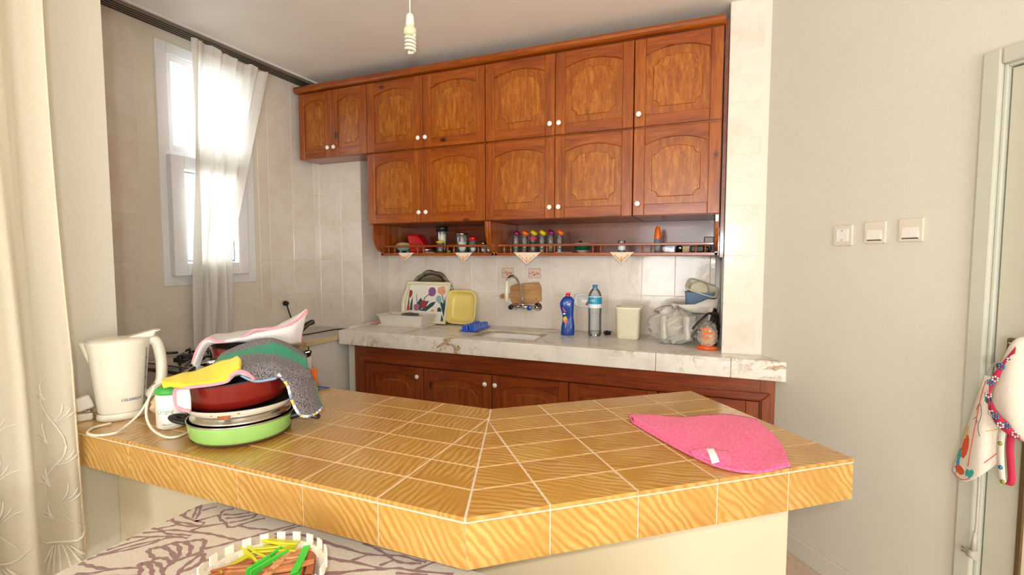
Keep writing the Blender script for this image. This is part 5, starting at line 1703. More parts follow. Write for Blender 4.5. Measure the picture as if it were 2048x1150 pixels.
MB().lathe([(0.0, 0.006), (0.036, 0.006), (0.038, 0.030), (0.0, 0.030)], 24).build('water', 'clear_glass', t)

# black wire scourer
m = MB()
pts = []
for i in range(90):
    a, q = rn.uniform(0, 2 * PI), rn.uniform(0.2, 1)
    pts.append((0.028 * q * math.cos(a), 0.022 * q * math.sin(a), 0.004 + rn.uniform(0, 0.026)))
m.tube(spline(pts, 4), 0.0016, 4)
o = m.build('wire_scourer', 'black_plastic', None, (-0.60, 3.03, ZM))
tag(o, 'small black wire scourer right of the water bottle', 'scourer')

# cream bin
t = thing('cream_container', 'cream plastic countertop bin beside the water bottle', 'bin', (-0.462, 2.985, ZM))
def rrow(a, b, z, e=5):
    return [Vector((a * math.copysign(abs(math.cos(q)) ** (2 / e), math.cos(q)), b * math.copysign(abs(math.sin(q)) ** (2 / e), math.sin(q)), z)) for q in [2 * PI * i / 40 for i in range(40)]]
m = MB()
m.grid([rrow(0.001, 0.001, 0.0), rrow(0.060, 0.055, 0.0), rrow(0.066, 0.061, 0.008), rrow(0.074, 0.069, 0.178), rrow(0.079, 0.074, 0.182), rrow(0.080, 0.075, 0.192), rrow(0.072, 0.067, 0.194), rrow(0.070, 0.065, 0.180), rrow(0.062, 0.057, 0.01), rrow(0.001, 0.001, 0.008)], wrap=True)
m.build('bin_body', 'cream_plastic', t)
MB().box(0.064, 0.082, -0.02, 0.02, 0.194, 0.199).build('lip', 'cream_plastic', t, bevel=0.002)

# soap dish built into the wall, with a red sponge
t = thing('soap_dish', 'white ceramic soap dish set into the tiles behind the water bottle', 'soap dish', (-0.757, 3.1695, 1.084))
def orow(a, b, y, e=4):
    return [Vector((a * math.copysign(abs(math.cos(q)) ** (2 / e), math.cos(q)), y, b * math.copysign(abs(math.sin(q)) ** (2 / e), math.sin(q)))) for q in [2 * PI * i / 40 for i in range(40)]]
m = MB()
m.grid([orow(0.093, 0.048, 0.0), orow(0.092, 0.047, -0.012), orow(0.084, 0.040, -0.015), orow(0.074, 0.032, -0.010), orow(0.070, 0.028, -0.001), orow(0.001, 0.001, -0.001)], wrap=True)
m.build('dish', 'knob_china', t)
o = MB().slab([(-0.035, 0.0), (0.035, 0.0), (0.033, 0.02), (0.005, 0.05), (-0.015, 0.03)], 0.022, 0.004, (-0.735, 3.166, 1.056), (1, 0, 0), (0, 0, 1)).build('red_sponge', 'motif_red', None)
tag(o, 'red sponge lying in the white soap dish', 'sponge')

# crumpled carrier bag
def bag_mesh(seed, rx, ry, rz, n=44, m_=30, amp=0.12):
    rr = random.Random(seed)
    ws = [(rr.uniform(2, 9), rr.uniform(2, 9), rr.uniform(0, 6), rr.uniform(0, 6), rr.uniform(0.4, 1)) for _ in range(9)]
    out = []
    for i in range(m_ + 1):
        ph = PI * i / m_
        row = []
        for j in range(n):
            th = 2 * PI * j / n
            k = 1 + amp * sum(w[4] * (1 - 2 * abs(math.sin(w[0] * th / 2 + w[2] + w[1] * ph))) for w in ws) / 4
            x, y, z = math.sin(ph) * math.cos(th), math.sin(ph) * math.sin(th), math.cos(ph)
            row.append(Vector((rx * k * x, ry * k * y, max(-0.98 * rz, rz * k * z))))
        out.append(row)
    return MB().grid(out, wrap=True)


t = thing('carrier_bag', 'crumpled whitish plastic carrier bag on the marble', 'bag', (-0.205, 2.878, ZM + 0.107))
bag_mesh(5, 0.142, 0.088, 0.106, n=64, m_=44, amp=0.2).build('bag_body', 'bag_film', t)
bag_mesh(8, 0.085, 0.06, 0.07, amp=0.2).build('contents', 'bag_film', t, (0.01, 0.0, -0.03))
for q, (x0, x1) in enumerate(((-0.06, -0.02), (0.06, 0.10))):
    MB().grid(patch([[(x0, -0.088, 0.06), (x0 + 0.02, -0.094, 0.064), (x1, -0.088, 0.058)], [(x0 + 0.006, -0.108, 0.0), (x0 + 0.022, -0.114, 0.01), (x1 - 0.004, -0.108, 0.0)], [(x0 + 0.01, -0.108, -0.06), (x0 + 0.026, -0.114, -0.066), (x1 + 0.004, -0.106, -0.055)]], 4, 6, 0.002, q)).build('handle_loop', 'bag_film', t, solid=0.001)
text_mesh('bag_print', 'idı', 0.035, 'print_dark', t, (-0.075, -0.072, 0.074), (0.75, 0.2, -0.3), 0.0004)
text_mesh('bag_print', 'aPLi', 0.022, 'print_grey', t, (-0.045, -0.086, -0.088), (-0.3, 0.05, 0), 0.0004)

# orange-bottomed bread packet and black bag
t = thing('bread_packet', 'clear snack packet with orange printing at the end of the worktop', 'packet', (-0.018, 2.775, ZM + 0.078))
bag_mesh(21, 0.054, 0.035, 0.076, amp=0.14).build('film', 'packet_film', t)
bag_mesh(23, 0.044, 0.024, 0.055, amp=0.2).build('rusks', 'bread', t, (0.002, 0, -0.012))
MB().lathe([(0.0, -0.077), (0.05, -0.077), (0.056, -0.068), (0.048, -0.060), (0.0, -0.058)], 24, sx=1.05, sy=0.62).build('orange_fold', 'orange_food', t)
for i, (z, n) in enumerate(((0.036, 4), (0.014, 6), (-0.01, 3))):
    for j in range(n):
        x = -0.030 + j * 0.0105 + 0.004 * i
        MB().box(x, x + 0.0075, -0.0385, -0.0375, z - 0.007, z + 0.007).build('print_letter', 'orange_plastic', t)
t = thing('black_plastic_bag', 'black knotted plastic bag squeezed in beside the pillar', 'bag', (0.016, 2.90, ZM + 0.105))
bag_mesh(31, 0.028, 0.075, 0.104, amp=0.14).build('bag_body', 'black_bag', t)
MB().tube(spline([(0.0, -0.06, 0.075), (-0.03, -0.09, 0.085), (-0.06, -0.12, 0.06), (-0.095, -0.13, 0.02), (-0.108, -0.13, 0.0)], 5), [0.022, 0.024, 0.022, 0.016, 0.012, 0.01] + [0.009] * 15, 8, flat=0.5).build('tied_end', 'black_bag', t)

# corner rack, blue tub and white dish, waste pipe
t = thing('corner_rack', 'white plastic rack shelf fixed in the corner above the bags', 'rack', (-0.092, 3.075, 1.05))
m = MB()
def rk(z, a, b):
    return rrow(a, b, z, 6)
m.grid([rk(0.0, 0.001, 0.001), rk(0.0, 0.105, 0.07), rk(0.004, 0.118, 0.082)] + [[Vector((p.x, p.y, 0.052 + (0.030 if p.x > 0.02 else -0.006) * (1 if p.y < 0 else 0.6) * min(1, abs(p.x - 0.02) / 0.05))) for p in rk(0, 0.128, 0.090)]], wrap=True)
m.build('basket', 'drainer_plastic', t, solid=0.004)
for x in (-0.115, 0.085):
    MB().box(x - 0.012, x + 0.012, -0.085, -0.068, -0.055, 0.05).build('bracket_leg', 'drainer_plastic', t, bevel=0.003)
t = thing('blue_tub', 'slate-blue plastic tub standing in the white corner rack', 'tub', (-0.070, 3.08, 1.058))
m = MB()
m.grid([rrow(0.001, 0.001, 0.0, 6), rrow(0.070, 0.05, 0.0, 6), rrow(0.080, 0.058, 0.105, 6), rrow(0.084, 0.062, 0.108, 6), rrow(0.077, 0.055, 0.105, 6), rrow(0.068, 0.048, 0.005, 6), rrow(0.001, 0.001, 0.004, 6)], wrap=True)
m.build('tub', 'slate_blue_plastic', t)
t = thing('cream_sieve_bowl', 'cream plastic dish tilted inside the blue tub', 'bowl', (-0.060, 3.075, 1.178))
R = Matrix.Rotation(0.32, 3, 'Y') @ Matrix.Rotation(0.5, 3, 'X')
m = MB()
m.grid([[R @ p for p in rrow(a, b, z, e)] for a, b, z, e in ((0.001, 0.001, -0.03, 5), (0.055, 0.04, -0.03, 5), (0.080, 0.055, 0.012, 5), (0.090, 0.062, 0.016, 5), (0.092, 0.064, 0.012, 5))], wrap=True)
m.build('dish', 'cream_plastic', t, solid=0.003)
MB().lathe([(0.0, 0.0), (0.046, 0.003), (0.050, 0.008), (0.044, 0.010), (0.0, 0.008)], 28, (-0.012, -0.012, 0.002), rot=Matrix.Rotation(1.15, 3, 'X')).build('round_lid', 'cream_plastic', t)
t = thing('waste_pipe', 'white vertical pipe in the corner beside the tiled pillar', 'pipe', (0.028, 3.135, 0))
MB().tube([(0, 0, ZM + 0.001), (0, 0, 1.375)], 0.0155, 16).build('pipe', 'pvc_white', t)
MB().lathe([(0.019, 0), (0.019, 0.03)], 16, (0, 0, 1.07)).build('joint', 'pvc_white', t)


# ================================================================ ON THE BAR, LEFT: KETTLE, CAN, POTS AND TOWELS
def oval(a, b, z, cx=0.0, cy=0.0, e=2.4, n=40):
    return [Vector((cx + a * math.copysign(abs(math.cos(q)) ** (2 / e), math.cos(q)), cy + b * math.copysign(abs(math.sin(q)) ** (2 / e), math.sin(q)), z)) for q in [2 * PI * i / n for i in range(n)]]


kt = thing('electric_kettle', 'cream electric jug kettle on its base at the left end of the bar', 'kettle', (-1.655, 0.905, ZB), math.atan2(0.877, 0.48))
m = MB()
m.grid([oval(0.001, 0.001, 0.001), oval(0.060, 0.054, 0.001), oval(0.061, 0.055, 0.010), oval(0.057, 0.051, 0.021)], wrap=True)
m.build('base', 'kettle_plastic', kt)
m = MB()
m.grid([oval(0.055, 0.049, 0.021), oval(0.0575, 0.050, 0.026), oval(0.064, 0.055, 0.10), oval(0.0705, 0.059, 0.17), oval(0.0765, 0.062, 0.228), oval(0.0775, 0.063, 0.234), oval(0.074, 0.060, 0.236)], wrap=True)
m.build('jug', 'kettle_plastic', kt)
m = MB()
m.grid([oval(0.075, 0.061, 0.2362), oval(0.072, 0.058, 0.2395), oval(0.05, 0.04, 0.242), oval(0.001, 0.001, 0.243)], wrap=True)
m.build('lid', 'kettle_plastic', kt)
MB().slab([(0.015, 0.241), (0.06, 0.252), (0.085, 0.258), (0.104, 0.2565), (0.092, 0.251), (0.086, 0.238), (0.075, 0.236)], 0.036, 0.004, (0, 0.018, 0), (1, 0, 0), (0, 0, 1)).build('lid_lever', 'kettle_plastic', kt)
MB().slab([(-0.0765, 0.234), (-0.0895, 0.2355), (-0.081, 0.205), (-0.070, 0.17), (-0.068, 0.20)], 0.03, 0.004, (0, 0.015, 0), (1, 0, 0), (0, 0, 1)).build('spout', 'kettle_plastic', kt)
hp_ = spline([(0.070, 0.0, 0.226), (0.090, 0.0, 0.222), (0.100, 0.0, 0.185), (0.103, 0.0, 0.14), (0.099, 0.0, 0.095), (0.080, 0.0, 0.066), (0.060, 0, 0.055)], 6)
MB().tube(hp_, 0.0155, 12).build('handle', 'kettle_plastic', kt)
m = MB()
rowsw = []
for i in range(13):
    z = 0.036 + 0.174 * i / 12
    a, b = 0.0578 + (0.0755 - 0.0578) * (z - 0.026) / 0.2, 0.0505 + 0.0115 * (z - 0.026) / 0.2
    row = []
    for q in (-0.62, -0.55, -0.48):
        c, s = math.cos(q), math.sin(q)
        row.append(Vector(((a + 0.0008) * abs(c) ** (2 / 2.4), -(b + 0.0008) * abs(s) ** (2 / 2.4), z)))
    rowsw.append(row)
m.grid(rowsw)
m.build('water_gauge', 'print_grey', kt, solid=0.001)
for i in range(5):
    z = 0.06 + 0.03 * i
    a, b = 0.0578 + 0.0177 * (z - 0.026) / 0.2, 0.0505 + 0.0115 * (z - 0.026) / 0.2
    q = -0.55
    MB().box(-0.003, 0.003, -0.0006, 0.0006, -0.0008, 0.0008).build('gauge_mark', 'print_dark', kt, ((a + 0.0018) * math.cos(q) ** (2 / 2.4), -(b + 0.0018) * abs(math.sin(q)) ** (2 / 2.4), z), (0, 0, 0.9))
text_mesh('brand_lettering', 'CELEBREX', 0.0105, 'label_navy', kt, (0.014, -0.0035, 0.058), (0, 0, math.radians(10)), 0.0002, 0.0545, shear=0.25, sx=1.05)
MB().box(-0.005, 0.005, -0.001, 0.001, -0.003, 0.003).build('pilot_light', 'rust', kt, (0.0835, -0.0125, 0.088), (0, 0, 0.5))
MB().tube(spline([(-1.60, 0.845, ZB + 0.0045), (-1.605, 0.805, ZB + 0.004), (-1.575, 0.775, ZB + 0.004), (-1.530, 0.772, ZB + 0.004), (-1.500, 0.80, ZB + 0.005), (-1.515, 0.835, ZB + 0.010), (-1.515, 0.872, ZB + 0.035), (-1.504, 0.895, ZB + 0.078), (-1.510, 0.915, ZB + 0.108), (-1.49, 0.93, ZB + 0.118), (-1.462, 0.90, ZB + 0.117), (-1.447, 0.870, ZB + 0.108), (-1.440, 0.850, ZB + 0.080), (-1.425, 0.838, ZB + 0.045), (-1.395, 0.834, ZB + 0.018), (-1.345, 0.834, ZB + 0.005), (-1.318, 0.850, ZB + 0.004), (-1.330, 0.90, ZB + 0.004)], 8), 0.0034, 8).build('power_cord', 'cream_cable', kt)
for o_ in kt.children:
    if o_.name.startswith('power_cord'):
        o_.matrix_parent_inverse = (Matrix.Translation(kt.location) @ Matrix.Rotation(kt.rotation_euler.z, 4, 'Z')).inverted()

t = thing('white_adapter', 'white plastic plug block behind the kettle against the wall', 'plug', (-1.715, 0.838, ZB + 0.052), math.atan2(0.877, 0.48))
MB().box(-0.021, 0.021, -0.012, 0.012, -0.020, 0.020).build('block', 'white_plastic', t, (0, 0, 0), (0, -0.28, 0), bevel=0.006)
for sy in (-0.006, 0.006):
    MB().tube([(0.004, sy, -0.022), (0.020, sy, -0.0285)], 0.0022, 6).build('pin', 'steel', t)
MB().box(-0.016, 0.020, -0.011, 0.011, -0.052, -0.030).build('stand_foot', 'kettle_plastic', t, bevel=0.004)

t = thing('lump_of_bread', 'cream cloth bundle on the bar between the kettle and the white can', 'bundle', (-1.532, 0.953, ZB + 0.036))
bag_mesh(44, 0.04, 0.036, 0.034, amp=0.12).build('bundle', 'bread', t)

cn = thing('white_canister', 'white canister with a green lid standing in front of the kettle', 'canister', (-1.425, 0.905, ZB), math.atan2(0.845, 0.535))
MB().lathe([(0.0, 0.001), (0.034, 0.001), (0.0375, 0.006), (0.0375, 0.094), (0.035, 0.099), (0.0, 0.099)], 32).build('can', 'white_plastic', cn)
MB().lathe([(0.0365, 0.0995), (0.038, 0.103), (0.037, 0.113), (0.030, 0.117), (0.0, 0.1175)], 32).build('lid', 'green_plastic', cn)
text_mesh('lettering', 'lgng', 0.016, 'print_grey', cn, (0, 0, 0.048), (0, 0, math.radians(-12)), 0.0002, 0.0377)
MB().tube([(0.0376 * math.sin(-0.84 + 0.15 * math.cos(a)), -0.0379 * math.cos(-0.84 + 0.15 * math.cos(a)), 0.052 + 0.0058 * math.sin(a)) for a in [2 * PI * i / 16 for i in range(16)]], 0.0007, 4, closed=True).build('emblem', 'print_grey', cn)
text_mesh('lettering', 'BELEZI', 0.006, 'print_grey', cn, (0, 0, 0.014), (0, 0, math.radians(-18)), 0.0002, 0.0377, sx=1.5)
text_mesh('lettering', 'THE MACHINE', 0.005, 'print_grey', cn, (0, 0, 0.006), (0, 0, math.radians(-12)), 0.0002, 0.0377)

PC = (-1.192, 0.945)
# green pan
t = thing('green_pan', 'scorched lime-green frying pan at the bottom of the stack', 'pan', (PC[0], PC[1], ZB))
MB().lathe([(0.0, 0.001), (0.105, 0.001), (0.118, 0.005), (0.126, 0.018), (0.130, 0.050), (0.1305, 0.055)], 64).build('pan_wall', 'green_enamel', t)
MB().lathe([(0.1315, 0.054), (0.1325, 0.0565), (0.130, 0.058), (0.128, 0.056)], 64).build('rim', 'steel', t)
MB().lathe([(0.128, 0.056), (0.122, 0.014), (0.10, 0.005), (0.0, 0.005)], 48).build('inside', 'black_coating', t)
MB().lathe([(0.104, 0.0008), (0.1195, 0.0048), (0.1235, 0.011)], 64).build('scorched_foot', 'soot', t)
MB().tube(spline([(0.100, 0.070, 0.040), (0.125, 0.088, 0.046), (0.145, 0.100, 0.040), (0.168, 0.112, 0.030)], 5), [0.020, 0.021, 0.021, 0.02, 0.019, 0.018, 0.017, 0.017, 0.016, 0.016, 0.015, 0.015, 0.014, 0.013, 0.012, 0.008], 12, flat=0.55).build('handle', 'black_plastic', t)
MB().tube(spline([(-0.098, -0.090, 0.044), (-0.118, -0.105, 0.052), (-0.138, -0.098, 0.056), (-0.135, -0.075, 0.052), (-0.112, -0.070, 0.044)], 5), 0.011, 10, flat=0.6).build('side_handle', 'black_plastic', t)
# steel lid lying on it
t = thing('steel_pan_cover', 'steel pan cover lying between the green pan and the white pan', 'pan cover', (PC[0], PC[1], ZB + 0.0585))
MB().lathe([(0.122, 0.0), (0.124, 0.003), (0.121, 0.007), (0.112, 0.008), (0.112, 0.0135), (0.106, 0.016), (0.0, 0.017), (0.0, 0.012), (0.10, 0.008), (0.118, 0.0)], 56).build('lid', 'steel', t)
# white enamel pan, black inside
t = thing('white_pan', 'white enamel pan with black lining and rust spots in the stack', 'pan', (PC[0] - 0.004, PC[1] + 0.002, ZB + 0.076))
MB().lathe([(0.0, 0.0), (0.112, 0.0), (0.124, 0.004), (0.133, 0.014), (0.138, 0.0225)], 64).build('pan_wall', 'white_enamel', t)
MB().lathe([(0.138, 0.0225), (0.139, 0.024), (0.137, 0.0245), (0.130, 0.014), (0.12, 0.006), (0.0, 0.004)], 64).build('lining', 'black_coating', t)
for (an, z, s_) in ((-1.02, 0.011, 0.010), (-0.93, 0.012, 0.010), (-0.72, 0.018, 0.004), (-1.2, 0.014, 0.003)):
    rr = 0.1305 + (z - 0.011) * 0.55
    MB().lathe([(0.0, 0.0), (s_ * 0.6, 0.0004), (s_, 0.0)], 12, (rr * math.cos(an + 0.0), rr * math.sin(an), z), rot=Matrix.Rotation(an + PI / 2, 3, 'Z') @ Matrix.Rotation(PI / 2, 3, 'X')).build('rust_spot', 'rust', t)
# dark red pan
t = thing('maroon_pan', 'dark red metal pan on top of the stack, under the towels', 'pan', (PC[0] - 0.006, PC[1] + 0.002, ZB + 0.0955))
t.rotation_euler = Matrix.Rotation(-0.085, 4, Vector((-0.783, 0.622, 0))).to_euler()
MB().lathe([(0.0, 0.0), (0.106, 0.0), (0.114, 0.004), (0.121, 0.025), (0.1255, 0.068)], 64).build('pan_wall', 'maroon_metal', t)
MB().lathe([(0.1255, 0.068), (0.127, 0.071), (0.1245, 0.0725), (0.118, 0.03), (0.108, 0.005), (0.0, 0.004)], 64).build('lining', 'black_coating', t)

# second, taller stack behind
PB = (-1.350, 1.115)
t = thing('steel_saucepan', 'steel saucepan behind the stacked pans, mostly under the towels', 'saucepan', (PB[0], PB[1], ZB))
MB().lathe([(0.0, 0.001), (0.085, 0.001), (0.090, 0.006), (0.090, 0.12), (0.093, 0.124), (0.088, 0.124), (0.086, 0.01), (0.0, 0.006)], 48).build('pot', 'steel', t)
MB().tube(spline([(0.075, 0.055, 0.105), (0.098, 0.080, 0.145), (0.112, 0.10, 0.168), (0.124, 0.114, 0.172)], 5), 0.010, 10, flat=0.6).build('handle', 'steel', t)
MB().lathe([(0.012, 0.0), (0.012, 0.02)], 12, (0.112, 0.10, 0.162), rot=Matrix.Rotation(1.2, 3, 'Y')).build('handle_band', 'black_plastic', t)
t = thing('maroon_frying_pan', 'dark red frying pan with black handle under the pink-edged towel', 'frying pan', (PB[0], PB[1], ZB + 0.1245))
MB().lathe([(0.0, 0.0), (0.088, 0.0), (0.094, 0.006), (0.104, 0.05), (0.110, 0.085)], 56).build('pan_wall', 'maroon_metal', t)
MB().lathe([(0.110, 0.085), (0.1115, 0.088), (0.108, 0.088), (0.100, 0.05), (0.09, 0.006), (0.0, 0.004)], 56).build('lining', 'black_coating', t)
MB().tube(spline([(0.075, 0.085, 0.090), (0.085, 0.11, 0.112), (0.095, 0.135, 0.134), (0.105, 0.155, 0.142)], 5), [0.012] * 12 + [0.013, 0.013, 0.012, 0.008], 10, flat=0.7).build('handle', 'black_plastic', t)
t = thing('small_saucepan', 'small steel saucepan with a shiny black-knobbed lid left of the towels', 'saucepan', (-1.435, 0.998, ZB + 0.140))
R = Matrix.Rotation(-0.25, 3, 'Y') @ Matrix.Rotation(0.25, 3, 'X')
MB().lathe([(0.062, 0.0), (0.064, 0.003), (0.060, 0.006), (0.045, 0.013), (0.02, 0.018), (0.0, 0.019)], 40, rot=R).build('lid', 'chrome', t)
MB().lathe([(0.008, 0.018), (0.010, 0.024), (0.030, 0.028), (0.031, 0.034), (0.02, 0.039), (0.0, 0.040)], 24, rot=R).build('knob', 'black_plastic', t)
MB().lathe([(0.0, -0.1395), (0.047, -0.138), (0.050, -0.02), (0.053, -0.008), (0.050, -0.008)], 36).build('pot', 'steel', t)

# towels
def towel(name, label, rows, mats, hem=None, mf=None, wob=0.0012, solid=0.004, extra=None, ku=7, kv=6, cat='towel'):
    t = thing(name, label, cat, (0, 0, 0))
    MB().grid(patch(rows, ku, kv, wob), mf).build('cloth', mats, t, solid=solid)
    if extra:
        for nm, rw, mt in extra:
            MB().grid(patch(rw, ku, kv, wob)).build(nm, mt, t, solid=solid)
    if hem:
        for nm, pts, rr, mt in hem:
            MB().tube(spline(pts, 6), rr, 8).build(nm, mt, t)
    return t


t = towel('pink_edged_towel', 'white towel with pink edging draped over the rear frying pan', WHITE, ['white_terry'], [('edging', PKPATH, 0.0042, 'pink_hem')])
t = towel('pink_edged_cloth', 'white cloth with pink edging under the yellow cloth on the front pan', PFRONT, ['white_terry'], [('edging', PKPATH2, 0.0042, 'pink_hem')], extra=[('hanging_end', PHANG, 'white_terry')])
t = towel('grey_green_towel', 'grey speckled towel with a green stripe draped over the stacked pans', GREY, ['grey_terry', 'green_terry'], mf=lambda v, u: 1 if 0.25 < v < 0.5 else 0, extra=[('hanging_end', FLAP, 'grey_terry')])
hemp = [FLAP[0][0], FLAP[1][0], FLAP[2][0], FLAP[3][0], FLAP[3][1], FLAP[3][2], FLAP[3][3]]
hs = spline(hemp, 6)
nseg = len(hs)
for i in range(0, nseg - 1, 2):
    MB().tube(hs[i:i + 3], 0.0042, 7).build('hem_patch', ('label_white', 'slate_blue_plastic', 'motif_yellow', 'label_white')[(i // 2) % 4], t)
hs2 = spline([GREY[4][i] for i in (2, 3, 4)], 6)
MB().tube(hs2, 0.0036, 7).build('hem', 'slate_blue_plastic', t)
MB().tube(spline([FLAP[3][3], FLAP[2][3], FLAP[1][3]], 6), 0.0032, 7).build('green_hem', 'green_terry', t)
towel('yellow_cloth', 'bright yellow folded cleaning cloth lying on the front pan', YELLOW, ['yellow_cloth'], wob=0.0012, solid=0.010, cat='cloth')

# orange lighter and a scrap of blue netting at the back edge of the bar
o = MB().box(-0.010, 0.010, -0.006, 0.006, 0, 0.072).build('orange_lighter', 'orange_plastic', None, (-1.352, 1.372, ZB + 0.0005), (0, 0, 0.3), bevel=0.003)
tag(o, 'orange lighter standing behind the grey towel', 'lighter')
m = MB()
for k in range(5):
    m.tube(spline([(0, 0, 0.003), (0.014, 0.006 * (k - 2), 0.012 - 0.002 * k), (0.03 + 0.004 * k, 0.008 * (k - 2), 0.003)], 4), 0.0016, 5)
o = m.build('blue_brush', 'dark_blue_plastic', None, (-1.338, 1.378, ZB + 0.0005), (0, 0, -0.2))
o['kind'] = 'stuff'
tag(o, 'small tuft of blue bristles beside the orange lighter', 'brush')

# pink microfibre cloth
PINK = [[(-0.222, 1.49), (-0.164, 1.494), (-0.08, 1.518), (0.003, 1.558), (0.073, 1.601), (0.129, 1.585)], [(-0.214, 1.453), (-0.15, 1.432), (-0.067, 1.414), (0.01, 1.404), (0.091, 1.438), (0.16, 1.466)], [(-0.204, 1.428), (-0.134, 1.369), (-0.053, 1.312), (0.018, 1.279), (0.095, 1.304), (0.172, 1.359)], [(-0.196, 1.413), (-0.121, 1.326), (-0.043, 1.244), (0.026, 1.192), (0.098, 1.193), (0.171, 1.237)]]
t = thing('pink_cloth', 'bright pink microfibre cloth spread on the right half of the bar', 'cloth', (0, 0, 0))
zz = [[0.006, 0.011, 0.007, 0.012, 0.007, 0.006], [0.013, 0.009, 0.013, 0.008, 0.013, 0.007], [0.016, 0.013, 0.007, 0.012, 0.007, 0.014], [0.004, 0.004, 0.004, 0.007, 0.005, 0.020]]
MB().grid(patch([[(p[0], p[1], ZB + zz[i][j]) for j, p in enumerate(r_)] for i, r_ in enumerate(PINK)], 7, 7, 0.0008)).build('cloth', 'pink_cloth', t, solid=0.004)
edge_ = [PINK[0][0], PINK[1][0], PINK[2][0], PINK[3][0], PINK[3][1], PINK[3][2], PINK[3][3], PINK[3][4], PINK[3][5]]
MB().tube(spline([(p[0], p[1] - 0.001, ZB + 0.006 + (0.010 if i == 8 else 0)) for i, p in enumerate(edge_)], 6), 0.0036, 7).build('rolled_edge', 'pink_cloth', t)
MB().grid(patch([[(-0.043, 1.248, ZB + 0.009), (-0.01, 1.262, ZB + 0.016), (0.045, 1.278, ZB + 0.012)], [(-0.038, 1.236, ZB + 0.012), (-0.005, 1.240, ZB + 0.022), (0.05, 1.24, ZB + 0.014)], [(-0.035, 1.228, ZB + 0.006), (0.0, 1.212, ZB + 0.010), (0.05, 1.20, ZB + 0.008)]], 5, 5)).build('folded_corner', 'pink_cloth', t, solid=0.003)
MB().grid(patch([[(-0.005, 1.246, ZB + 0.0235), (0.011, 1.257, ZB + 0.0235)], [(0.002, 1.215, ZB + 0.021), (0.019, 1.224, ZB + 0.021)], [(0.009, 1.187, ZB + 0.012), (0.025, 1.203, ZB + 0.0125)]], 3, 4)).build('care_tag', 'label_white', t, solid=0.0008)

# ================================================================ TABLE IN FRONT OF THE BAR
TX0, TX1, TY0, TY1, TZ = -1.176, 0.10, -0.02, 0.832, 0.752
tb = thing('dining_table', 'table pushed under the bar overhang, covered by a patterned cloth', 'table', (0, 0, 0))
def rrect(x0, x1, y0, y1, r, n=6):
    out = []
    for cx_, cy_, a0 in ((x1 - r, y1 - r, 0), (x0 + r, y1 - r, 90), (x0 + r, y0 + r, 180), (x1 - r, y0 + r, 270)):
        for i in range(n + 1):
            a = math.radians(a0 + 90 * i / n)
            out.append((cx_ + r * math.cos(a), cy_ + r * math.sin(a)))
    return out
MB().slab(rrect(TX0 + 0.006, TX1 - 0.006, TY0 + 0.006, TY1 - 0.006, 0.05), 0.028, 0.002, (0, 0, TZ - 0.028), (1, 0, 0), (0, 1, 0)).build('table_top', 'board_wood', tb)
for x in (TX0 + 0.08, TX1 - 0.08):
    for y in (TY0 + 0.08, TY1 - 0.08):
        MB().lathe([(0.018, 0.0), (0.026, TZ - 0.03)], 14, (x, y, 0), cap=True).build('leg', 'board_wood', tb)
tc = thing('tablecloth', 'grey-beige tablecloth with mauve leaf outlines on the table', 'tablecloth', (0, 0, 0))
rr_ = rrect(TX0, TX1, TY0, TY1, 0.055)
m = MB()
base_ = [Vector((p[0], p[1], TZ + 0.003)) for p in rr_]
low = [[Vector((TX0 + (p[0] - TX0) * 1.0 + (0.012 + 0.008 * math.sin(i * 1.7)) * (p[0] - (TX0 + TX1) / 2), p[1] + 0.0 * i if p[1] > TY1 - 0.06 else p[1] - 0.01, TZ - dz)) for i, p in enumerate(rr_)] for dz in (0.02, 0.12, 0.22)]
for r_ in low:
    for q in r_:
        q.y = min(q.y, TY1 + 0.004)
m.grid([base_] + low, wrap=True)
m.face([m.v.index(tuple(p)) for p in base_])
m.build('cloth', 'tablecloth', tc)
# printed outlines as flat strips
def strip(pts, w):
    P = spline([(x, y, 0) for x, y in pts], 5)
    a, b = [], []
    n = len(P)
    for i in range(n):
        t_ = (P[min(i + 1, n - 1)] - P[max(i - 1, 0)]).normalized()
        nrm = Vector((-t_.y, t_.x, 0))
        ww_ = w * (0.75 + 0.25 * math.sin(i * 1.3))
        a.append(P[i] + nrm * ww_)
        b.append(P[i] - nrm * ww_)
    return a, b
MORE = []
for dx_, dy_, fx_ in ((0.02, -0.36, 1), (0.62, -0.40, 1), (0.62, -0.02, 1), (-0.04, -0.62, 1)):
    for s_ in STROKES:
        q_ = [(p[0] * fx_ + dx_, p[1] + dy_) for p in s_]
        if all(TX0 + 0.01 < p[0] < TX1 - 0.01 and TY0 + 0.01 < p[1] < TY1 - 0.01 for p in q_) and not any(p[1] > 0.46 and p[0] < -0.3 for p in q_):
            MORE.append(q_)
for i, s_ in enumerate(STROKES + MORE):
    w = 0.0058 if i < 12 else (0.0042 if i < 29 else 0.0046)
    s_ = [(max(min(p[0], TX1 - 0.01), TX0 + 0.004), min(p[1], TY1 - 0.004)) for p in s_]
    a, b = strip(s_, w)
    z = TZ + 0.0032 + 0.00002 * (i % 9)
    MB().grid([[Vector((p.x, p.y, z)) for p in a], [Vector((p.x, p.y, z)) for p in b]], smooth=False).build('printed_outline', 'tablecloth_print', tc)

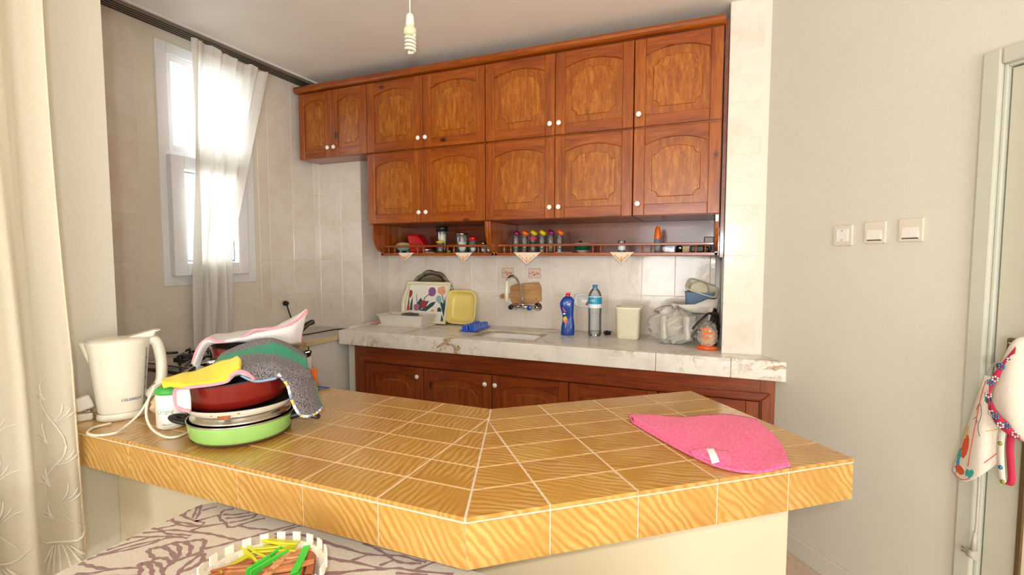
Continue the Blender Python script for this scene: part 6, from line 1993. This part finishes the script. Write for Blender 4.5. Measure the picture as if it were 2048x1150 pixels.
# peg basket
BC = (-0.716, 0.594)
bk = thing('peg_basket', 'round white basket with square tabs round its rim on the table', 'basket', (BC[0], BC[1], TZ + 0.0035))
MB().lathe([(0.0, 0.001), (0.078, 0.001), (0.086, 0.006), (0.101, 0.058), (0.106, 0.062), (0.107, 0.066), (0.102, 0.067)], 56).build('outer_wall', 'basket_plastic', bk)
MB().lathe([(0.102, 0.067), (0.096, 0.060), (0.082, 0.012), (0.07, 0.006), (0.0, 0.005)], 56).build('fibre_lining', 'basket_fibre', bk)
TAB = MB().box(-0.0075, 0.0075, -0.0015, 0.0015, 0, 0.018).mesh('rim_tab', 'basket_plastic')
for k in range(22):
    a = 2 * PI * k / 22 + 0.1
    o = bpy.data.objects.new('rim_tab', TAB)
    COL.objects.link(o)
    o.parent = bk
    o.location = (0.1065 * math.cos(a), 0.1065 * math.sin(a), 0.064)
    o.rotation_euler = (0, 0.0, a + PI / 2)

# pegs
def prong(sg):
    return MB().slab([(-0.036, sg * 0.0035), (-0.030, sg * 0.0015), (0.0, sg * 0.0012), (0.012, sg * 0.003), (0.038, sg * 0.0075), (0.038, sg * 0.0105), (0.01, sg * 0.0075), (-0.02, sg * 0.0065), (-0.036, sg * 0.006)], 0.012, 0.001, (0, 0.0, -0.006), (1, 0, 0), (0, 1, 0))
SPR = MB().tube([(0.0045 * math.cos(a) + 0.004, 0.0045 * math.sin(a), -0.006 + 0.012 * i / 40) for i, a in enumerate([2 * PI * 4 * i / 40 for i in range(41)])], 0.0008, 4).mesh('spring', 'steel')
PRM = {}
def peg(label, mat, x, y, z, rz, ry=0.0, rx=0.0):
    t = thing('clothes_peg', label, 'peg', (x, y, z), rz, group='clothes pegs in the basket')
    t.rotation_euler = (rx, ry, rz)
    t.scale = (1.05, 1.05, 1.1)
    if mat not in PRM:
        PRM[mat] = [prong(1).mesh('prong', mat), prong(-1).mesh('prong', mat)]
    for me in PRM[mat]:
        o = bpy.data.objects.new('prong', me)
        COL.objects.link(o)
        o.parent = t
    o = bpy.data.objects.new('spring', SPR)
    COL.objects.link(o)
    o.parent = t
    return t


PZ = TZ + 0.046
L = PEGS
for (lab, mat, (xa_, ya_), (xb_, yb_), dz, rx) in L:
    cx_, cy_ = BC[0] + ((xa_ + xb_) / 2 - BC[0]) * 0.86, BC[1] + ((ya_ + yb_) / 2 - BC[1]) * 0.86
    if mat == 'peg_wood':
        mat = ('peg_wood', 'peg_wood_dark', 'peg_wood_pale')[int(cx_ * 9173) % 3]
    peg(lab, mat, cx_, cy_, PZ + dz, math.atan2(yb_ - ya_, xb_ - xa_), 0.05, rx)
rn2 = random.Random(12)
for k in range(9):
    a, q = rn2.uniform(0, 2 * PI), rn2.uniform(0.0, 0.052)
    peg('brown wooden clothes peg lying loose in the peg basket', ('peg_wood_dark', 'peg_wood')[k % 2], BC[0] + q * math.cos(a), BC[1] + q * math.sin(a) - 0.01, TZ + 0.016 + 0.010 * (k // 5) + 0.001 * (k % 5), rn2.uniform(0, PI), rn2.uniform(-0.15, 0.15), rn2.choice((0, PI / 2, 0.4)))

# ================================================================ HANGING ON THE DOOR HANDLE
def pB(xb_, yb_, z):
    p = fromB(xb_, yb_)
    return Vector((p[0], p[1], z))


t = thing('printed_cloth', 'white printed cloth with coloured motifs hanging from the door handle', 'cloth', (0, 0, 0))
cl = [[pB(1.805, 1.004, 1.012), pB(1.80, 0.997, 1.014), pB(1.805, 0.986, 1.012), pB(1.815, 0.976, 1.008)],
      [pB(1.815, 1.026, 0.93), pB(1.80, 1.010, 0.932), pB(1.795, 0.990, 0.936), pB(1.82, 0.972, 0.93)],
      [pB(1.825, 1.058, 0.80), pB(1.805, 1.030, 0.80), pB(1.795, 0.992, 0.81), pB(1.825, 0.966, 0.84)],
      [pB(1.83, 1.088, 0.672), pB(1.815, 1.050, 0.655), pB(1.80, 0.996, 0.70), pB(1.825, 0.957, 0.765)]]
g = patch(cl, 8, 8, 0.0)
MB().grid(g).build('cloth', 'print_white', t, solid=0.002)


def on_cloth(u, v):
    i, j = v * (len(g) - 1), u * (len(g[0]) - 1)
    i0, j0 = min(int(i), len(g) - 2), min(int(j), len(g[0]) - 2)
    a, b = i - i0, j - j0
    p = g[i0][j0] * (1 - a) * (1 - b) + g[i0 + 1][j0] * a * (1 - b) + g[i0][j0 + 1] * (1 - a) * b + g[i0 + 1][j0 + 1] * a * b
    n_ = (g[i0 + 1][j0] - g[i0][j0]).cross(g[i0][j0 + 1] - g[i0][j0]).normalized()
    if n_.dot(Vector((-CB, -SB, 0))) < 0:
        n_ = -n_
    return p + n_ * 0.0016


def blot(uvs, mat, name='printed_motif'):
    c = [sum(a for a, b in uvs) / len(uvs), sum(b for a, b in uvs) / len(uvs)]
    m_ = MB()
    ring0 = [on_cloth(a, b) for a, b in uvs]
    m_.v = [tuple(p) for p in ring0] + [tuple(on_cloth(*c))]
    k_ = len(ring0)
    for i_ in range(k_):
        m_.face([i_, (i_ + 1) % k_, k_])
    m_.build(name, mat, t, solid=0.0006)


def disc(u, v, ru, rv, mat, n=10):
    blot([(min(0.99, max(0.01, u + ru * math.cos(2 * PI * i / n))), min(0.99, max(0.01, v + rv * math.sin(2 * PI * i / n)))) for i in range(n)], mat)


disc(0.22, 0.72, 0.13, 0.09, 'motif_orange'); disc(0.10, 0.80, 0.08, 0.05, 'motif_teal'); disc(0.14, 0.62, 0.07, 0.06, 'motif_yellow')
disc(0.22, 0.90, 0.14, 0.035, 'motif_orange'); disc(0.12, 0.86, 0.06, 0.03, 'motif_blue'); disc(0.50, 0.92, 0.06, 0.04, 'motif_teal'); disc(0.42, 0.90, 0.04, 0.03, 'motif_teal')
for (u0, v0, u1, v1, mat) in ((0.45, 0.1, 0.42, 0.85, 'motif_orange'), (0.12, 0.97, 0.5, 0.97, 'motif_orange'), (0.72, 0.35, 0.95, 0.36, 'motif_teal'), (0.72, 0.58, 0.95, 0.60, 'motif_yellow'), (0.72, 0.86, 0.97, 0.84, 'motif_orange')):
    MB().tube([on_cloth(u0 + (u1 - u0) * i / 8, v0 + (v1 - v0) * i / 8) for i in range(9)], 0.0012, 5).build('printed_stripe', mat, t)
for pts in ([(0.34, 0.42), (0.42, 0.36), (0.52, 0.38), (0.58, 0.46), (0.52, 0.54), (0.6, 0.62)], [(0.30, 0.5), (0.40, 0.48), (0.48, 0.52)], [(0.05, 0.93), (0.12, 0.9), (0.16, 0.95)]):
    MB().tube([on_cloth(q.x, q.y) for q in spline([(a, b, 0) for a, b in pts], 4)], 0.0007, 4).build('printed_line', 'print_dark', t)

t2 = thing('floral_apron', 'pale floral apron with a looped strap bundled on the door handle', 'apron', (0, 0, 0))
MB().grid(patch([[pB(1.80, 0.968, 1.02), pB(1.785, 0.945, 1.09), pB(1.78, 0.92, 1.14), pB(1.80, 0.88, 1.15)],
                 [pB(1.79, 0.976, 0.955), pB(1.765, 0.948, 0.985), pB(1.755, 0.91, 1.01), pB(1.785, 0.86, 1.02)],
                 [pB(1.795, 0.962, 0.905), pB(1.775, 0.935, 0.905), pB(1.77, 0.90, 0.88), pB(1.80, 0.86, 0.87)],
                 [pB(1.81, 0.940, 0.875), pB(1.80, 0.91, 0.855), pB(1.80, 0.885, 0.845), pB(1.815, 0.86, 0.845)]], 6, 6, 0.002)).build('bundle', 'print_white', t2, solid=0.004)
bands = [([pB(1.785, 0.976, 0.935), pB(1.765, 0.965, 0.99), pB(1.765, 0.945, 1.04), pB(1.77, 0.915, 1.10)], 0.019), ([pB(1.785, 0.975, 0.94), pB(1.770, 0.952, 0.905), pB(1.765, 0.925, 0.885), pB(1.775, 0.895, 0.87)], 0.017)]
for pts, w in bands:
    P = spline(pts, 6)
    MB().grid([[p + Vector((0, 0, w)) for p in P], [p - Vector((0, 0, w)) for p in P]]).build('floral_band', 'motif_red', t2, solid=0.003)
    for i in range(1, len(P) - 1, 3):
        c = P[i] + Vector((-CB, -SB, 0)) * 0.004 + Vector((0, 0, 0.006 * (1 if i % 2 else -1)))
        RF = Matrix.Rotation(DB, 3, 'Z') @ Matrix.Rotation(-PI / 2, 3, 'Y')
        for k in range(6):
            q_ = RF @ Vector((0.0068 * math.cos(k * PI / 3), 0.0068 * math.sin(k * PI / 3), 0))
            MB().lathe([(0.0, 0.0), (0.0036, 0.0), (0.0, 0.0005)], 7, tuple(c + q_), rot=RF).build('flower_petal', 'motif_blue' if i % 2 else 'label_white', t2)
        MB().lathe([(0.0, 0.0004), (0.0034, 0.0004), (0.0, 0.0009)], 8, tuple(c), rot=RF).build('flower_eye', 'motif_red', t2)
for (ya, yb, mt) in ((0.951, 0.944, 'print_white'), (0.932, 0.921, 'motif_red')):
    P = spline([pB(1.80 if mt == 'print_white' else 1.806, ya - 0.006, 0.885), pB(1.80 if mt == 'print_white' else 1.806, ya, 0.82), pB(1.802, yb, 0.72), pB(1.804, 0.934, 0.702)], 6)
    U_ = Vector((-SB, CB, 0)) * 0.009
    MB().grid([[p + U_ for p in P], [p - U_ for p in P]]).build('strap', mt, t2, solid=0.002)
    if mt == 'print_white':
        for i in range(2, len(P) - 2, 4):
            c = P[i] + Vector((-CB, -SB, 0)) * 0.002
            MB().lathe([(0.0, 0.0), (0.0066, 0.0), (0.0, 0.0008)], 9, tuple(c), rot=Matrix.Rotation(DB, 3, 'Z') @ Matrix.Rotation(-PI / 2, 3, 'Y')).build('flower', 'motif_blue' if i % 8 == 2 else 'motif_green', t2)

t3 = thing('spare_cable', 'grey cable with a plug hanging from the door handle', 'cable', (0, 0, 0))
MB().tube(spline([pB(1.815, 0.945, 1.045), pB(1.818, 0.968, 1.058), pB(1.825, 0.992, 1.048), pB(1.835, 1.010, 1.01), pB(1.842, 1.018, 0.94), pB(1.842, 1.022, 0.80), pB(1.842, 1.020, 0.65), pB(1.842, 1.020, 0.53), pB(1.842, 1.022, 0.48)], 6), 0.0036, 8).build('cord', 'grey_laminate', t3)
MB().tube([pB(1.842, 1.022, 0.50), pB(1.842, 1.024, 0.44)], [0.005, 0.008], 10).build('strain_relief', 'grey_laminate', t3)
MB().tube([pB(1.842, 1.014, 0.425), pB(1.842, 1.036, 0.425)], [0.016, 0.013], 14).build('plug_body', 'grey_laminate', t3)
for dz in (-0.006, 0.006):
    MB().tube([pB(1.842, 1.036, 0.425 + dz), pB(1.842, 1.056, 0.427 + dz)], 0.0022, 6).build('pin', 'steel', t3)
